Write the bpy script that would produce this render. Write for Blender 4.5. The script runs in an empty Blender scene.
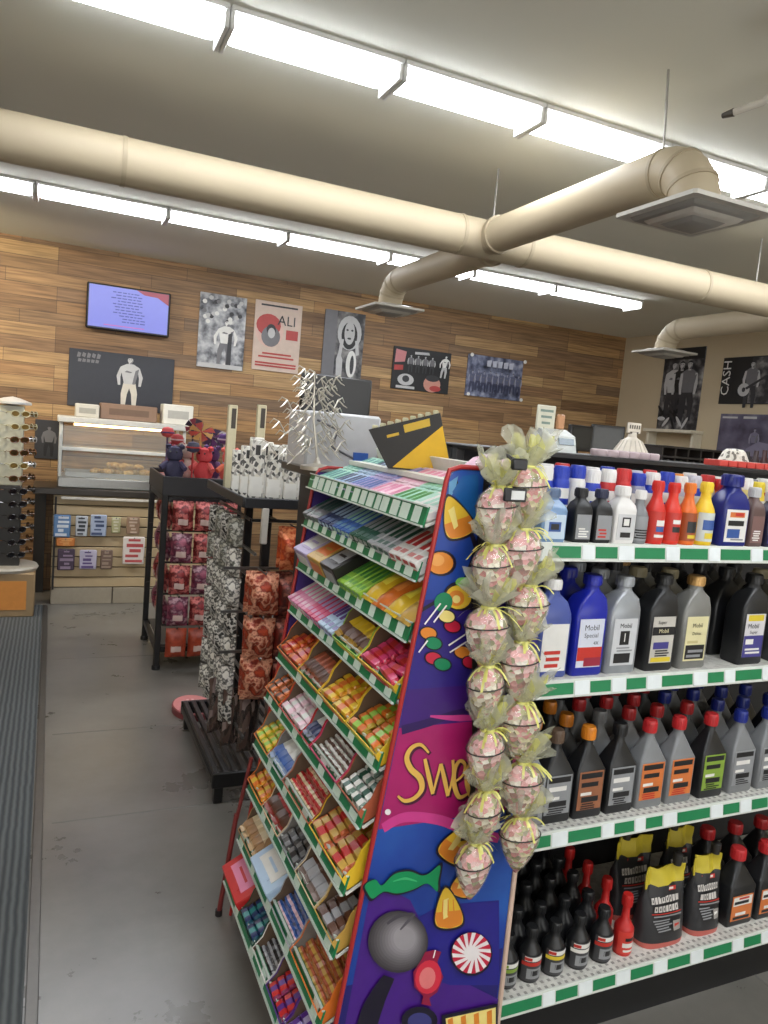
import bpy, bmesh, math, random
from mathutils import Matrix, Vector, noise
random.seed(7)
S = bpy.context.scene
COL = S.collection
PI = math.pi

# ------------------------------------------------------------------ camera
EYE = Vector((0.0, 0.0, 1.5)); FPX = 745.0
def _cd(px, py):
    return Vector(((px - 384) / FPX, -(py - 512) / FPX, -1.0)).normalized()
AY = _cd(53, 400); AX = _cd(2060, 578); AX = (AX - AY * AX.dot(AY)).normalized(); AZ = AX.cross(AY)
ROT = Matrix((AX, AY, AZ))
cam_d = bpy.data.cameras.new('camera'); cam = bpy.data.objects.new('camera', cam_d); COL.objects.link(cam)
cam.matrix_world = Matrix.Translation(EYE) @ ROT.to_4x4()
cam_d.sensor_fit = 'HORIZONTAL'; cam_d.sensor_width = 36; cam_d.lens = FPX / 768 * 36
cam_d.clip_start = 0.02
S.camera = cam
def ray(px, py): return ROT @ Vector(((px - 384) / FPX, -(py - 512) / FPX, -1.0))
def PY(px, py, y): r = ray(px, py); return EYE + r * (y / r.y)
def PX(px, py, x): r = ray(px, py); return EYE + r * (x / r.x)
def PZ(px, py, z): r = ray(px, py); return EYE + r * ((z - EYE.z) / r.z)

# ------------------------------------------------------------------ light / exposure
SPOT = 70.0             # warm spotlight at the left of the planked wall
FILL = 12.0              # watts of fill light per metre of the added, unseen windows
TUBE = 15.0            # emission of the fluorescent diffusers
S.view_settings.view_transform = 'Standard'; S.view_settings.look = 'None'
S.view_settings.gamma = 1.0; S.view_settings.use_curve_mapping = False
S.view_settings.exposure = 0.6
w = bpy.data.worlds.new('world'); S.world = w; w.use_nodes = True
w.node_tree.nodes['Background'].inputs[0].default_value = (0.6, 0.7, 0.8, 1)
w.node_tree.nodes['Background'].inputs[1].default_value = 0.5
S.cycles.max_bounces = 8; S.cycles.diffuse_bounces = 4; S.cycles.transparent_max_bounces = 24
S.cycles.sample_clamp_indirect = 6.0
S.cycles.use_denoising = True

# ------------------------------------------------------------------ materials
def lin(c):
    return tuple(((v / 255) / 12.92 if v / 255 <= 0.04045 else ((v / 255 + 0.055) / 1.055) ** 2.4) for v in c) + (1,)
MATS = {}
def mat(key, rgb=(128, 128, 128), rough=0.5, metal=0.0, alpha=1.0, var=0.12, scale=30.0, bump=0.0, spec=0.5, emit=None, coat=0.0):
    if key in MATS: return MATS[key]
    m = bpy.data.materials.new(key); m.use_nodes = True; nt = m.node_tree; b = nt.nodes['Principled BSDF']
    c = lin(rgb)
    b.inputs['Roughness'].default_value = rough; b.inputs['Metallic'].default_value = metal
    b.inputs['Specular IOR Level'].default_value = spec; b.inputs['Coat Weight'].default_value = coat
    tc = nt.nodes.new('ShaderNodeTexCoord'); nz = nt.nodes.new('ShaderNodeTexNoise'); nz.inputs['Scale'].default_value = scale
    nz.inputs['Detail'].default_value = 4
    nt.links.new(tc.outputs['Object'], nz.inputs['Vector'])
    mx = nt.nodes.new('ShaderNodeMix'); mx.data_type = 'RGBA'
    mx.inputs[6].default_value = tuple(v * (1 - var) for v in c[:3]) + (1,)
    mx.inputs[7].default_value = tuple(min(1, v * (1 + var)) for v in c[:3]) + (1,)
    nt.links.new(nz.outputs['Fac'], mx.inputs[0]); nt.links.new(mx.outputs[2], b.inputs['Base Color'])
    if bump:
        bp = nt.nodes.new('ShaderNodeBump'); bp.inputs['Strength'].default_value = bump; bp.inputs['Distance'].default_value = 0.004
        nt.links.new(nz.outputs['Fac'], bp.inputs['Height']); nt.links.new(bp.outputs['Normal'], b.inputs['Normal'])
    if alpha < 1: b.inputs['Alpha'].default_value = alpha
    if emit:
        b.inputs['Emission Color'].default_value = lin(emit[0]); b.inputs['Emission Strength'].default_value = emit[1]
    MATS[key] = m
    return m
def C(r, g, b, rough=0.45, **k):
    return mat('c_%d_%d_%d_%d' % (r, g, b, int(rough * 100)) + ''.join('%s%s' % kv for kv in sorted(k.items())), (r, g, b), rough, **k)
def mottled(key, cols, scale, rough=0.35, kind='voronoi', stretch=(1, 1, 1), bump=0.0, metal=0.0, alpha=1.0):
    """cells of several print colours (packaging print, photographs, sweets)"""
    if key in MATS: return MATS[key]
    m = bpy.data.materials.new(key); m.use_nodes = True; nt = m.node_tree; b = nt.nodes['Principled BSDF']
    b.inputs['Roughness'].default_value = rough; b.inputs['Metallic'].default_value = metal; b.inputs['Alpha'].default_value = alpha
    tc = nt.nodes.new('ShaderNodeTexCoord'); mp = nt.nodes.new('ShaderNodeMapping'); mp.inputs['Scale'].default_value = stretch
    nt.links.new(tc.outputs['Object'], mp.inputs['Vector'])
    rp = nt.nodes.new('ShaderNodeValToRGB'); rp.color_ramp.interpolation = 'CONSTANT' if kind == 'voronoi' else 'LINEAR'
    if kind == 'voronoi':
        tx = nt.nodes.new('ShaderNodeTexVoronoi'); tx.inputs['Scale'].default_value = scale
        sp = nt.nodes.new('ShaderNodeSeparateColor'); nt.links.new(tx.outputs['Color'], sp.inputs[0]); fac = sp.outputs[0]
        lo, hi = 0.0, 1.0
    else:
        tx = nt.nodes.new('ShaderNodeTexNoise'); tx.inputs['Scale'].default_value = scale; tx.inputs['Detail'].default_value = 5; fac = tx.outputs['Fac']
        lo, hi = 0.3, 0.72
    nt.links.new(mp.outputs[0], tx.inputs['Vector']); nt.links.new(fac, rp.inputs[0])
    el = rp.color_ramp.elements; n = len(cols)
    while len(el) < n: el.new(0.5)
    for i, cc in enumerate(cols):
        el[i].position = lo + (hi - lo) * (i / n if kind == 'voronoi' else i / max(1, n - 1)); el[i].color = lin(cc)
    nt.links.new(rp.outputs[0], b.inputs['Base Color'])
    if bump:
        bp = nt.nodes.new('ShaderNodeBump'); bp.inputs['Strength'].default_value = bump; bp.inputs['Distance'].default_value = 0.006
        nt.links.new(tx.outputs['Distance'] if kind == 'voronoi' else fac, bp.inputs['Height']); nt.links.new(bp.outputs['Normal'], b.inputs['Normal'])
    MATS[key] = m
    return m

# ------------------------------------------------------------------ mesh builder
class MB:
    def __init__(s, T=None): s.v = []; s.f = []; s.m = []; s.T = T
    def add(s, vs, fs, mi=0, T=None):
        o = len(s.v)
        for p in vs:
            p = Vector(p)
            if T is not None: p = T @ p
            if s.T is not None: p = s.T @ p
            s.v.append(p)
        for f in fs: s.f.append([i + o for i in f]); s.m.append(mi)
        return s
    def box(s, c, d, mi=0, T=None, b=0.0):
        """centre, full size, chamfer"""
        h = [x / 2 for x in d]; b = min(b, min(h) * 0.95)
        if b <= 0:
            vs = [(c[0] + sx * h[0], c[1] + sy * h[1], c[2] + sz * h[2]) for sx in (-1, 1) for sy in (-1, 1) for sz in (-1, 1)]
            return s.add(vs, [(0, 1, 3, 2), (4, 6, 7, 5), (0, 4, 5, 1), (2, 3, 7, 6), (0, 2, 6, 4), (1, 5, 7, 3)], mi, T)
        vs = []; idx = {}
        for sx in (-1, 1):
            for sy in (-1, 1):
                for sz in (-1, 1):
                    for a in range(3):
                        q = [sx * (h[0] - b), sy * (h[1] - b), sz * (h[2] - b)]; q[a] = (sx, sy, sz)[a] * h[a]
                        idx[(sx, sy, sz, a)] = len(vs); vs.append([c[i] + q[i] for i in range(3)])
        fs = []
        for a in range(3):
            o1, o2 = (a + 1) % 3, (a + 2) % 3
            for sg in (-1, 1):
                r = []
                for u, v in ((-1, -1), (1, -1), (1, 1), (-1, 1)):
                    k = [0, 0, 0]; k[a] = sg; k[o1] = u; k[o2] = v; r.append(idx[tuple(k) + (a,)])
                fs.append(r if sg > 0 else r[::-1])
            for u in (-1, 1):
                for v in (-1, 1):
                    r = []
                    for sg, ax in ((-1, o1), (1, o1), (1, o2), (-1, o2)):
                        k = [0, 0, 0]; k[a] = sg; k[o1] = u; k[o2] = v; r.append(idx[tuple(k) + (ax,)])
                    fs.append(r if u * v > 0 else r[::-1])
        for sx in (-1, 1):
            for sy in (-1, 1):
                for sz in (-1, 1):
                    r = [idx[(sx, sy, sz, a)] for a in range(3)]
                    fs.append(r if sx * sy * sz > 0 else r[::-1])
        return s.add(vs, fs, mi, T)
    def loft(s, rings, mi=0, T=None, cap=True, mis=None):
        n = len(rings[0]); vs = [p for r in rings for p in r]
        for k in range(len(rings) - 1):
            fs = [(k * n + i, k * n + (i + 1) % n, (k + 1) * n + (i + 1) % n, (k + 1) * n + i) for i in range(n)]
            if k == 0: o = len(s.v); s.add(vs, fs, mis[0] if mis else mi, T)
            else:
                for f in fs: s.f.append([i + o for i in f]); s.m.append(mis[k] if mis else mi)
        if cap:
            s.f.append([o + i for i in range(n)][::-1]); s.m.append(mis[0] if mis else mi)
            s.f.append([o + (len(rings) - 1) * n + i for i in range(n)]); s.m.append(mis[-1] if mis else mi)
        return s
    def lathe(s, prof, n=16, c=(0, 0, 0), mi=0, T=None, mis=None, sx=1, sy=1, cap=True):
        rings = [[(c[0] + r * sx * math.cos(2 * PI * i / n), c[1] + r * sy * math.sin(2 * PI * i / n), c[2] + z) for i in range(n)] for r, z in prof]
        return s.loft(rings, mi, T, cap, mis)
    def tube(s, pts, r, n=8, mi=0, T=None):
        pts = [Vector(p) for p in pts]; rings = []
        rr = r if isinstance(r, (list, tuple)) else [r] * len(pts)
        up = None
        for i, p in enumerate(pts):
            t = (pts[min(i + 1, len(pts) - 1)] - pts[max(i - 1, 0)]).normalized()
            if up is None: up = Vector((0, 0, 1)) if abs(t.z) < 0.9 else Vector((1, 0, 0))
            a = t.cross(up)
            if a.length < 1e-4: a = t.cross(Vector((0.3, 1, 0.2)))
            a.normalize(); bb = a.cross(t).normalized(); up = bb
            rings.append([p + (a * math.cos(2 * PI * k / n) + bb * math.sin(2 * PI * k / n)) * rr[i] for k in range(n)])
        return s.loft(rings, mi, T)
    def prism(s, poly, axis, t0, t1, mi=0, T=None):
        """polygon in the two axes other than `axis`, extruded along it"""
        def mk(a, b, t):
            return {0: (t, a, b), 1: (a, t, b), 2: (a, b, t)}[axis]
        n = len(poly); vs = [mk(a, b, t0) for a, b in poly] + [mk(a, b, t1) for a, b in poly]
        fs = [tuple(range(n))[::-1], tuple(range(n, 2 * n))] + [(i, (i + 1) % n, n + (i + 1) % n, n + i) for i in range(n)]
        return s.add(vs, fs, mi, T)
    def build(s, name, mats, parent=None, loc=None, smooth=True, angle=38):
        o = bpy.data.objects.new(name, s.mesh(name, mats, smooth, angle)); COL.objects.link(o)
        if loc is not None: o.location = loc
        if parent is not None: o.parent = parent
        return o
    def build_split(s, name, mats, parent=None, **k):
        """one object for every connected piece"""
        n = len(s.v); p = list(range(n))
        def fd(a):
            while p[a] != a: p[a] = p[p[a]]; a = p[a]
            return a
        for f_ in s.f:
            for i in f_[1:]: p[fd(i)] = fd(f_[0])
        gr = {}
        for f_, m_ in zip(s.f, s.m): gr.setdefault(fd(f_[0]), []).append((f_, m_))
        out = []
        for fs in gr.values():
            t = MB(); ix = {}
            for f_, m_ in fs:
                for i in f_:
                    if i not in ix: ix[i] = len(t.v); t.v.append(s.v[i])
                t.f.append([ix[i] for i in f_]); t.m.append(m_)
            out.append(t.build(name, mats, parent, **k))
        return out
    def mesh(s, name, mats, smooth=True, angle=38):
        me = bpy.data.meshes.new(name); me.from_pydata([tuple(p) for p in s.v], [], s.f)
        if not isinstance(mats, (list, tuple)): mats = [mats]
        for m in mats: me.materials.append(m)
        me.polygons.foreach_set('material_index', s.m)
        bm = bmesh.new(); bm.from_mesh(me); bmesh.ops.recalc_face_normals(bm, faces=bm.faces); bm.to_mesh(me); bm.free()
        if smooth:
            me.polygons.foreach_set('use_smooth', [True] * len(me.polygons)); me.set_sharp_from_angle(angle=math.radians(angle))
        me.update()
        return me

def tag(o, label, cat, group=None, kind=None):
    o['label'] = label; o['category'] = cat
    if group: o['group'] = group
    if kind: o['kind'] = kind
    return o
def thing(name, label, cat, loc=(0, 0, 0), rz=0, group=None):
    o = bpy.data.objects.new(name, None); COL.objects.link(o); o.empty_display_size = 0.05
    o.location = loc; o.rotation_euler = (0, 0, rz)
    return tag(o, label, cat, group)
def inst(me, name, parent=None, M=None):
    o = bpy.data.objects.new(name, me); COL.objects.link(o)
    if M is not None: o.matrix_basis = M
    if parent is not None: o.parent = parent
    return o
def struct(o):
    o['kind'] = 'structure'; return o
def copy_tree(o, parent=None):
    c = o.copy(); COL.objects.link(c)
    if parent is not None: c.parent = parent
    for ch in list(o.children): copy_tree(ch, c)
    return c
def rrect(w, d, z, cx=0, cy=0, r=0.3, n=3):
    """rounded rectangle ring"""
    hw, hd = w / 2, d / 2; r = min(hw, hd) * r; out = []
    for k, (sx, sy) in enumerate(((1, 1), (-1, 1), (-1, -1), (1, -1))):
        for i in range(n + 1):
            a = PI / 2 * (k + i / n)
            out.append((cx + sx * (hw - r) + r * math.cos(a), cy + sy * (hd - r) + r * math.sin(a), z))
    return out
_txt = {}
def text_geo(t, size):
    if (t, size) in _txt: return _txt[(t, size)]
    cu = bpy.data.curves.new('t', 'FONT'); cu.body = t; cu.size = size; cu.align_x = 'CENTER'; cu.align_y = 'CENTER'; cu.resolution_u = 2
    ob = bpy.data.objects.new('t', cu); me = bpy.data.meshes.new_from_object(ob)
    r = ([tuple(v.co) for v in me.vertices], [tuple(p.vertices) for p in me.polygons])
    bpy.data.objects.remove(ob); bpy.data.curves.remove(cu); bpy.data.meshes.remove(me)
    _txt[(t, size)] = r
    return r
def ell(cx, cy, rx, ry, rot=0, n=18):
    return [(cx + rx * math.cos(t) * math.cos(rot) - ry * math.sin(t) * math.sin(rot), cy + rx * math.cos(t) * math.sin(rot) + ry * math.sin(t) * math.cos(rot)) for t in (2 * PI * i / n for i in range(n))]

# ================================================================== SETTING
XL, XR, YF, YB, ZC = -3.2, 5.5, -3.6, 6.35, 2.68
def wood_mat():
    m = bpy.data.materials.new('reclaimed_planks'); m.use_nodes = True; nt = m.node_tree; b = nt.nodes['Principled BSDF']
    b.inputs['Roughness'].default_value = 0.55
    tc = nt.nodes.new('ShaderNodeTexCoord'); sp = nt.nodes.new('ShaderNodeSeparateXYZ'); cb = nt.nodes.new('ShaderNodeCombineXYZ')
    nt.links.new(tc.outputs['Object'], sp.inputs[0]); nt.links.new(sp.outputs[0], cb.inputs[0]); nt.links.new(sp.outputs[2], cb.inputs[1])
    br = nt.nodes.new('ShaderNodeTexBrick'); br.offset = 0.37; br.offset_frequency = 3; br.squash = 1.4; br.squash_frequency = 2
    br.inputs['Color1'].default_value = (0, 0, 0, 1); br.inputs['Color2'].default_value = (1, 1, 1, 1); br.inputs['Mortar'].default_value = (0.02, 0.02, 0.02, 1)
    br.inputs['Scale'].default_value = 1.0; br.inputs['Mortar Size'].default_value = 0.0013; br.inputs['Brick Width'].default_value = 0.68; br.inputs['Row Height'].default_value = 0.098
    nt.links.new(cb.outputs[0], br.inputs['Vector'])
    rp = nt.nodes.new('ShaderNodeValToRGB'); el = rp.color_ramp.elements
    cols = [(122, 94, 66), (172, 134, 92), (140, 110, 78), (188, 154, 108), (154, 120, 86), (132, 108, 84), (176, 136, 88), (198, 166, 118)]
    while len(el) < len(cols): el.new(0.5)
    for i, c in enumerate(cols): el[i].position = i / (len(cols) - 1); el[i].color = lin(c)
    nt.links.new(br.outputs['Color'], rp.inputs[0])
    nz = nt.nodes.new('ShaderNodeTexNoise'); nz.inputs['Scale'].default_value = 3; nz.inputs['Detail'].default_value = 8
    mp = nt.nodes.new('ShaderNodeMapping'); mp.inputs['Scale'].default_value = (0.9, 1, 22); nt.links.new(tc.outputs['Object'], mp.inputs[0]); nt.links.new(mp.outputs[0], nz.inputs['Vector'])
    r2 = nt.nodes.new('ShaderNodeValToRGB'); r2.color_ramp.elements[0].position = 0.3; r2.color_ramp.elements[0].color = (0.45, 0.43, 0.42, 1); r2.color_ramp.elements[1].position = 0.7; r2.color_ramp.elements[1].color = (1.15, 1.12, 1.08, 1)
    nt.links.new(nz.outputs['Fac'], r2.inputs[0])
    mu = nt.nodes.new('ShaderNodeMix'); mu.data_type = 'RGBA'; mu.blend_type = 'MULTIPLY'; mu.inputs[0].default_value = 1
    nt.links.new(rp.outputs[0], mu.inputs[6]); nt.links.new(r2.outputs[0], mu.inputs[7])
    m2 = nt.nodes.new('ShaderNodeMix'); m2.data_type = 'RGBA'; m2.inputs[7].default_value = (0.03, 0.022, 0.016, 1)
    nt.links.new(br.outputs['Fac'], m2.inputs[0]); nt.links.new(mu.outputs[2], m2.inputs[6]); nt.links.new(m2.outputs[2], b.inputs['Base Color'])
    return m
def floor_mat():
    m = bpy.data.materials.new('polished_concrete'); m.use_nodes = True; nt = m.node_tree; b = nt.nodes['Principled BSDF']
    b.inputs['Specular IOR Level'].default_value = 0.85
    tc = nt.nodes.new('ShaderNodeTexCoord'); nz = nt.nodes.new('ShaderNodeTexNoise'); nz.inputs['Scale'].default_value = 2.2; nz.inputs['Detail'].default_value = 9; nz.inputs['Roughness'].default_value = 0.65
    nt.links.new(tc.outputs['Object'], nz.inputs['Vector'])
    rp = nt.nodes.new('ShaderNodeValToRGB'); rp.color_ramp.elements[0].position = 0.3; rp.color_ramp.elements[0].color = lin((98, 95, 89)); rp.color_ramp.elements[1].position = 0.72; rp.color_ramp.elements[1].color = lin((126, 122, 115))
    nt.links.new(nz.outputs['Fac'], rp.inputs[0]); nt.links.new(rp.outputs[0], b.inputs['Base Color'])
    mr = nt.nodes.new('ShaderNodeMapRange'); mr.inputs[3].default_value = 0.25; mr.inputs[4].default_value = 0.31; nt.links.new(nz.outputs['Fac'], mr.inputs[0]); nt.links.new(mr.outputs[0], b.inputs['Roughness'])
    return m
M_WALL = mat('beige_wall_paint', (196, 180, 150), 0.75, var=0.03, scale=4, bump=0.05)
M_CEIL = mat('ceiling_paint', (222, 221, 208), 0.9, var=0.03, scale=2)
f = MB(); f.box(((XL + XR) / 2, (YF + YB) / 2, -0.05), (XR - XL, YB - YF, 0.1))
for y0 in (2.74, 3.52, 4.6, 1.2):                                  # saw-cut joints
    f.box((1.0, y0, 0.0004), (1.9, 0.007, 0.0008), 1)
for x0 in (1.95, 3.6): f.box((x0, 2.4, 0.0004), (0.007, 7.5, 0.0008), 1)
struct(f.build('floor', [floor_mat(), C(112, 110, 106, 0.5)]))
struct(MB().box(((XL + XR) / 2, (YF + YB) / 2, ZC + 0.05), (XR - XL + 0.2, YB - YF + 0.2, 0.1)).build('ceiling', M_CEIL))
struct(MB().box(((XL + XR) / 2, YB + 0.05, ZC / 2), (XR - XL, 0.1, ZC)).build('wall_back', wood_mat()))
struct(MB().box((XR + 0.05, (YF + YB) / 2, ZC / 2), (0.1, YB - YF + 0.2, ZC)).build('wall_right', M_WALL))
struct(MB().box((XL - 0.05, (YF + YB) / 2, ZC / 2), (0.1, YB - YF + 0.2, ZC)).build('wall_left', M_WALL))
WX = [(-2.8, -0.6), (-0.4, 1.8), (2.0, 5.1)]; WZ0, WZ1 = 0.5, 2.4
b = MB(); b.box(((XL + XR) / 2, YF - 0.05, WZ0 / 2), (XR - XL, 0.1, WZ0)); b.box(((XL + XR) / 2, YF - 0.05, (WZ1 + ZC) / 2), (XR - XL, 0.1, ZC - WZ1))
ex = [XL] + [v for a in WX for v in a] + [XR]
for k in range(0, len(ex), 2): b.box(((ex[k] + ex[k + 1]) / 2, YF - 0.05, (WZ0 + WZ1) / 2), (ex[k + 1] - ex[k], 0.1, WZ1 - WZ0))
struct(b.build('wall_front', M_WALL))
for k, (a, c) in enumerate(WX):  # unseen windows added behind the camera to carry fill light
    wn = struct(MB().box(((a + c) / 2, YF - 0.06, (WZ0 + WZ1) / 2), (c - a, 0.006, WZ1 - WZ0)).build('window_%d' % (k + 1), mat('window_glass', (235, 240, 240), 0.02, alpha=0.08, var=0)))
    b = MB()
    for x in (a + .02, (a + c) / 2, c - .02): b.box((x, YF - 0.03, (WZ0 + WZ1) / 2), (0.04, 0.05, WZ1 - WZ0))
    for z in (WZ0 + .02, WZ1 - .02): b.box(((a + c) / 2, YF - 0.03, z), (c - a, 0.05, 0.04))
    struct(b.build('window_frame', C(60, 60, 62, 0.4, metal=0.5), wn))
    ld = bpy.data.lights.new('daylight', 'AREA'); ld.shape = 'RECTANGLE'; ld.size = c - a - 0.1; ld.size_y = WZ1 - WZ0 - 0.1; ld.energy = FILL * (c - a); ld.color = (1.0, 0.97, 0.92)  # added area lamp, fills the room from behind the camera
    lo = bpy.data.objects.new('daylight', ld); COL.objects.link(lo); lo.location = ((a + c) / 2, YF - 0.14, (WZ0 + WZ1) / 2); lo.rotation_euler = (PI / 2, 0, 0)
struct(MB().box((XR - 0.008, 1.4, 0.06), (0.016, 9.6, 0.12), b=0.003).build('baseboard_right', C(40, 38, 36, 0.6)))
# threshold strip between carpet matting and concrete
struct(MB().box((0.005, 3.15, 0.004), (0.03, 5.4, 0.008), b=0.002).build('trim_1', C(104, 102, 98, 0.35, metal=0.6)))
def mat_material():
    m = bpy.data.materials.new('ribbed_matting'); m.use_nodes = True; nt = m.node_tree; b = nt.nodes['Principled BSDF']; b.inputs['Roughness'].default_value = 0.85
    tc = nt.nodes.new('ShaderNodeTexCoord'); wv = nt.nodes.new('ShaderNodeTexWave'); wv.inputs['Scale'].default_value = 14; wv.inputs['Distortion'].default_value = 1.2; wv.inputs['Detail'].default_value = 2
    nt.links.new(tc.outputs['Object'], wv.inputs['Vector'])
    rp = nt.nodes.new('ShaderNodeValToRGB'); rp.color_ramp.elements[0].color = lin((60, 64, 66)); rp.color_ramp.elements[1].color = lin((96, 100, 100))
    nt.links.new(wv.outputs['Fac'], rp.inputs[0]); nt.links.new(rp.outputs[0], b.inputs['Base Color'])
    bp = nt.nodes.new('ShaderNodeBump'); bp.inputs['Strength'].default_value = 0.5; bp.inputs['Distance'].default_value = 0.004; nt.links.new(wv.outputs['Fac'], bp.inputs['Height']); nt.links.new(bp.outputs['Normal'], b.inputs['Normal'])
    return m
tag(MB().box((-0.86, 3.15, 0.005), (1.69, 5.4, 0.01), b=0.003).build('floor_mat', mat_material()), 'grey ribbed entrance matting running along the left of the aisle', 'floor mat')

# ------------------------------------------------------------------ ceiling lights
M_TUBE = mat('lit_diffuser', (250, 252, 255), 0.5, emit=((244, 248, 255), TUBE))
M_FIX = C(214, 214, 210, 0.4)
def light_row(xs, y, wd, desc, grp):
    for i in range(len(xs) - 1):
        x0, x1 = xs[i], xs[i + 1]; cx = (x0 + x1) / 2; L = x1 - x0
        t = thing('ceiling_light', desc % i if '%' in desc else desc, 'ceiling light', (cx, y, ZC), 0, grp)
        MB().box((0, 0, -0.008), (L - 0.004, wd + 0.03, 0.016), b=0.003).build('housing', M_FIX, t)
        MB().loft([rrect(L - 0.03, wd, -0.016), rrect(L - 0.03, wd, -0.03), rrect(L - 0.04, wd * 0.8, -0.042)]).build('diffuser', M_TUBE, t)
        for s in (-1, 1): MB().box((s * (L / 2 - 0.008), 0, -0.036), (0.014, wd + 0.01, 0.056), b=0.003).build('end_cap', M_FIX, t)
    return
ORD = ['first', 'second', 'third', 'fourth', 'fifth', 'sixth', 'seventh', 'eighth', 'ninth', 'tenth', 'eleventh', 'twelfth', 'thirteenth', 'fourteenth', 'fifteenth', 'sixteenth']
def light_row2(xs, y, wd, row, grp, vis0):
    k = 0
    for i in range(len(xs) - 1):
        n0 = len(COL.objects)
        light_row(xs[i:i + 2], y, wd, 'x', grp)
        for o in list(COL.objects)[n0:]:
            if 'label' in o:
                o['label'] = 'lit white fluorescent ceiling light, %s from left, %s' % (ORD[k], row); k += 1
light_row2([-0.12, 0.43, 0.99, 1.54, 2.12, 2.66, 3.2, 3.8], 2.42, 0.165, 'wide near row', 'near row of ceiling lights', 0)
light_row2([-0.83, -0.13, 0.58, 1.31, 2.02, 2.67, 3.37, 4.2], 4.81, 0.2, 'far row by the planked wall', 'far row of ceiling lights', 0)
light_row2([-2.4, -1.2, 0.0, 1.2, 2.4, 3.6, 4.8], 0.1, 0.18, 'row above the photographer', 'row of ceiling lights above the photographer', 0)  # unseen fixtures over the camera, added for fill light
# warm wall spotlight up at the left, just out of the photo
t = thing('wall_spotlight', 'warm ceiling spotlight aimed at the planked wall, left of the photo', 'spotlight', (-1.25, 5.0, ZC))
MB().lathe([(0.05, 0), (0.05, -0.02), (0.012, -0.03), (0.012, -0.1)], 16).build('mount', C(60, 58, 56, 0.4), t)
hd = MB(Matrix.Translation((0.03, 0.05, -0.15)) @ Matrix.Rotation(math.radians(-40), 4, 'X')).lathe([(0.03, 0.06), (0.045, 0.03), (0.055, -0.06), (0.05, -0.06), (0.04, -0.02)], 18).build('head', C(50, 48, 46, 0.4), t)
ld = bpy.data.lights.new('spot_lamp', 'SPOT'); ld.energy = SPOT; ld.color = (1.0, 0.86, 0.6); ld.spot_size = math.radians(115); ld.spot_blend = 0.9; ld.shadow_soft_size = 0.06
lo = bpy.data.objects.new('spot_lamp', ld); COL.objects.link(lo); lo.location = (-1.2, 5.08, 2.44)
lo.rotation_euler = (Vector((-0.2, 6.35, 1.5)) - lo.location).to_track_quat('-Z', 'Y').to_euler()

# ------------------------------------------------------------------ ducts
M_DUCT = mat('cream_duct', (184, 170, 143), 0.6, var=0.03, scale=6)
M_DUCT2 = mat('duct_seam', (170, 156, 130), 0.6)
DZ, DY = 2.37, 2.97
t = thing('air_duct', 'long cream round air duct hanging under the ceiling with side branches', 'air duct', (0, DY, DZ))
MB().tube([(-3.15, 0, 0), (5.45, 0, 0)], 0.083, 28).build('main_pipe', M_DUCT, t)
sm = MB()
for x in (-1.5, 0.2, 1.58, 1.92, 3.0, 3.75, 4.2): sm.tube([(x - 0.008, 0, 0), (x + 0.008, 0, 0)], 0.086, 28)
sm.build_split('seam_ring', M_DUCT2, t)
def branch(bx, sgn, length, drop):
    pts = [(bx, 0, 0), (bx, sgn * (length - 0.14), 0)]
    for k in range(1, 7):
        a = PI / 2 * k / 6; pts.append((bx, sgn * (length - 0.14 + 0.14 * math.sin(a)), -0.14 + 0.14 * math.cos(a)))
    pts.append((bx, sgn * length, -drop))
    b = MB().tube(pts, 0.072, 24).build('branch_pipe', M_DUCT, t)
    r = MB()
    for k in (1, 3, 5, 7): 
        p = Vector(pts[k]); q = Vector(pts[min(k + 1, len(pts) - 1)]); d = (q - p).normalized() * 0.006
        r.tube([p - d, p + d], 0.075, 24)
    r.tube([(bx, sgn * 0.1, 0), (bx, sgn * 0.125, 0)], 0.08, 24)
    r.build_split('seam', M_DUCT2, b)
    # square stepped diffuser
    z0 = -drop
    d = MB(); y = sgn * length
    def plate(s0, s1, za, zb, mi=0):
        d.loft([rrect(s0, s0, za, bx, y, 0.05, 1), rrect(s1, s1, zb, bx, y, 0.05, 1)], mi)
    plate(0.16, 0.27, z0 + 0.02, z0 + 0.0)
    plate(0.32, 0.32, z0 - 0.012, z0)
    plate(0.24, 0.26, z0 - 0.022, z0 - 0.0121, 1)
    plate(0.18, 0.2, z0 - 0.032, z0 - 0.0221)
    plate(0.1, 0.13, z0 - 0.042, z0 - 0.0321, 1)
    d.build('diffuser_plate', [C(196, 192, 182, 0.5), C(150, 148, 142, 0.5)], t)
branch(1.72, -1, DY - 1.76, 0.15)
branch(1.82, 1, 4.2 - DY, 0.15)
branch(3.95, 1, 4.15 - DY, 0.15)
hg = MB()
for x in (-0.6, 1.75, 3.4): hg.tube([(x, 0, 0.09), (x, 0, ZC - DZ)], 0.004, 6)
hg.tube([(1.72, -1.05, 0.07), (1.70, -1.05, ZC - DZ)], 0.004, 6)
hg.build_split('hanger_rod', C(150, 146, 138, 0.4, metal=0.5), t)

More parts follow.
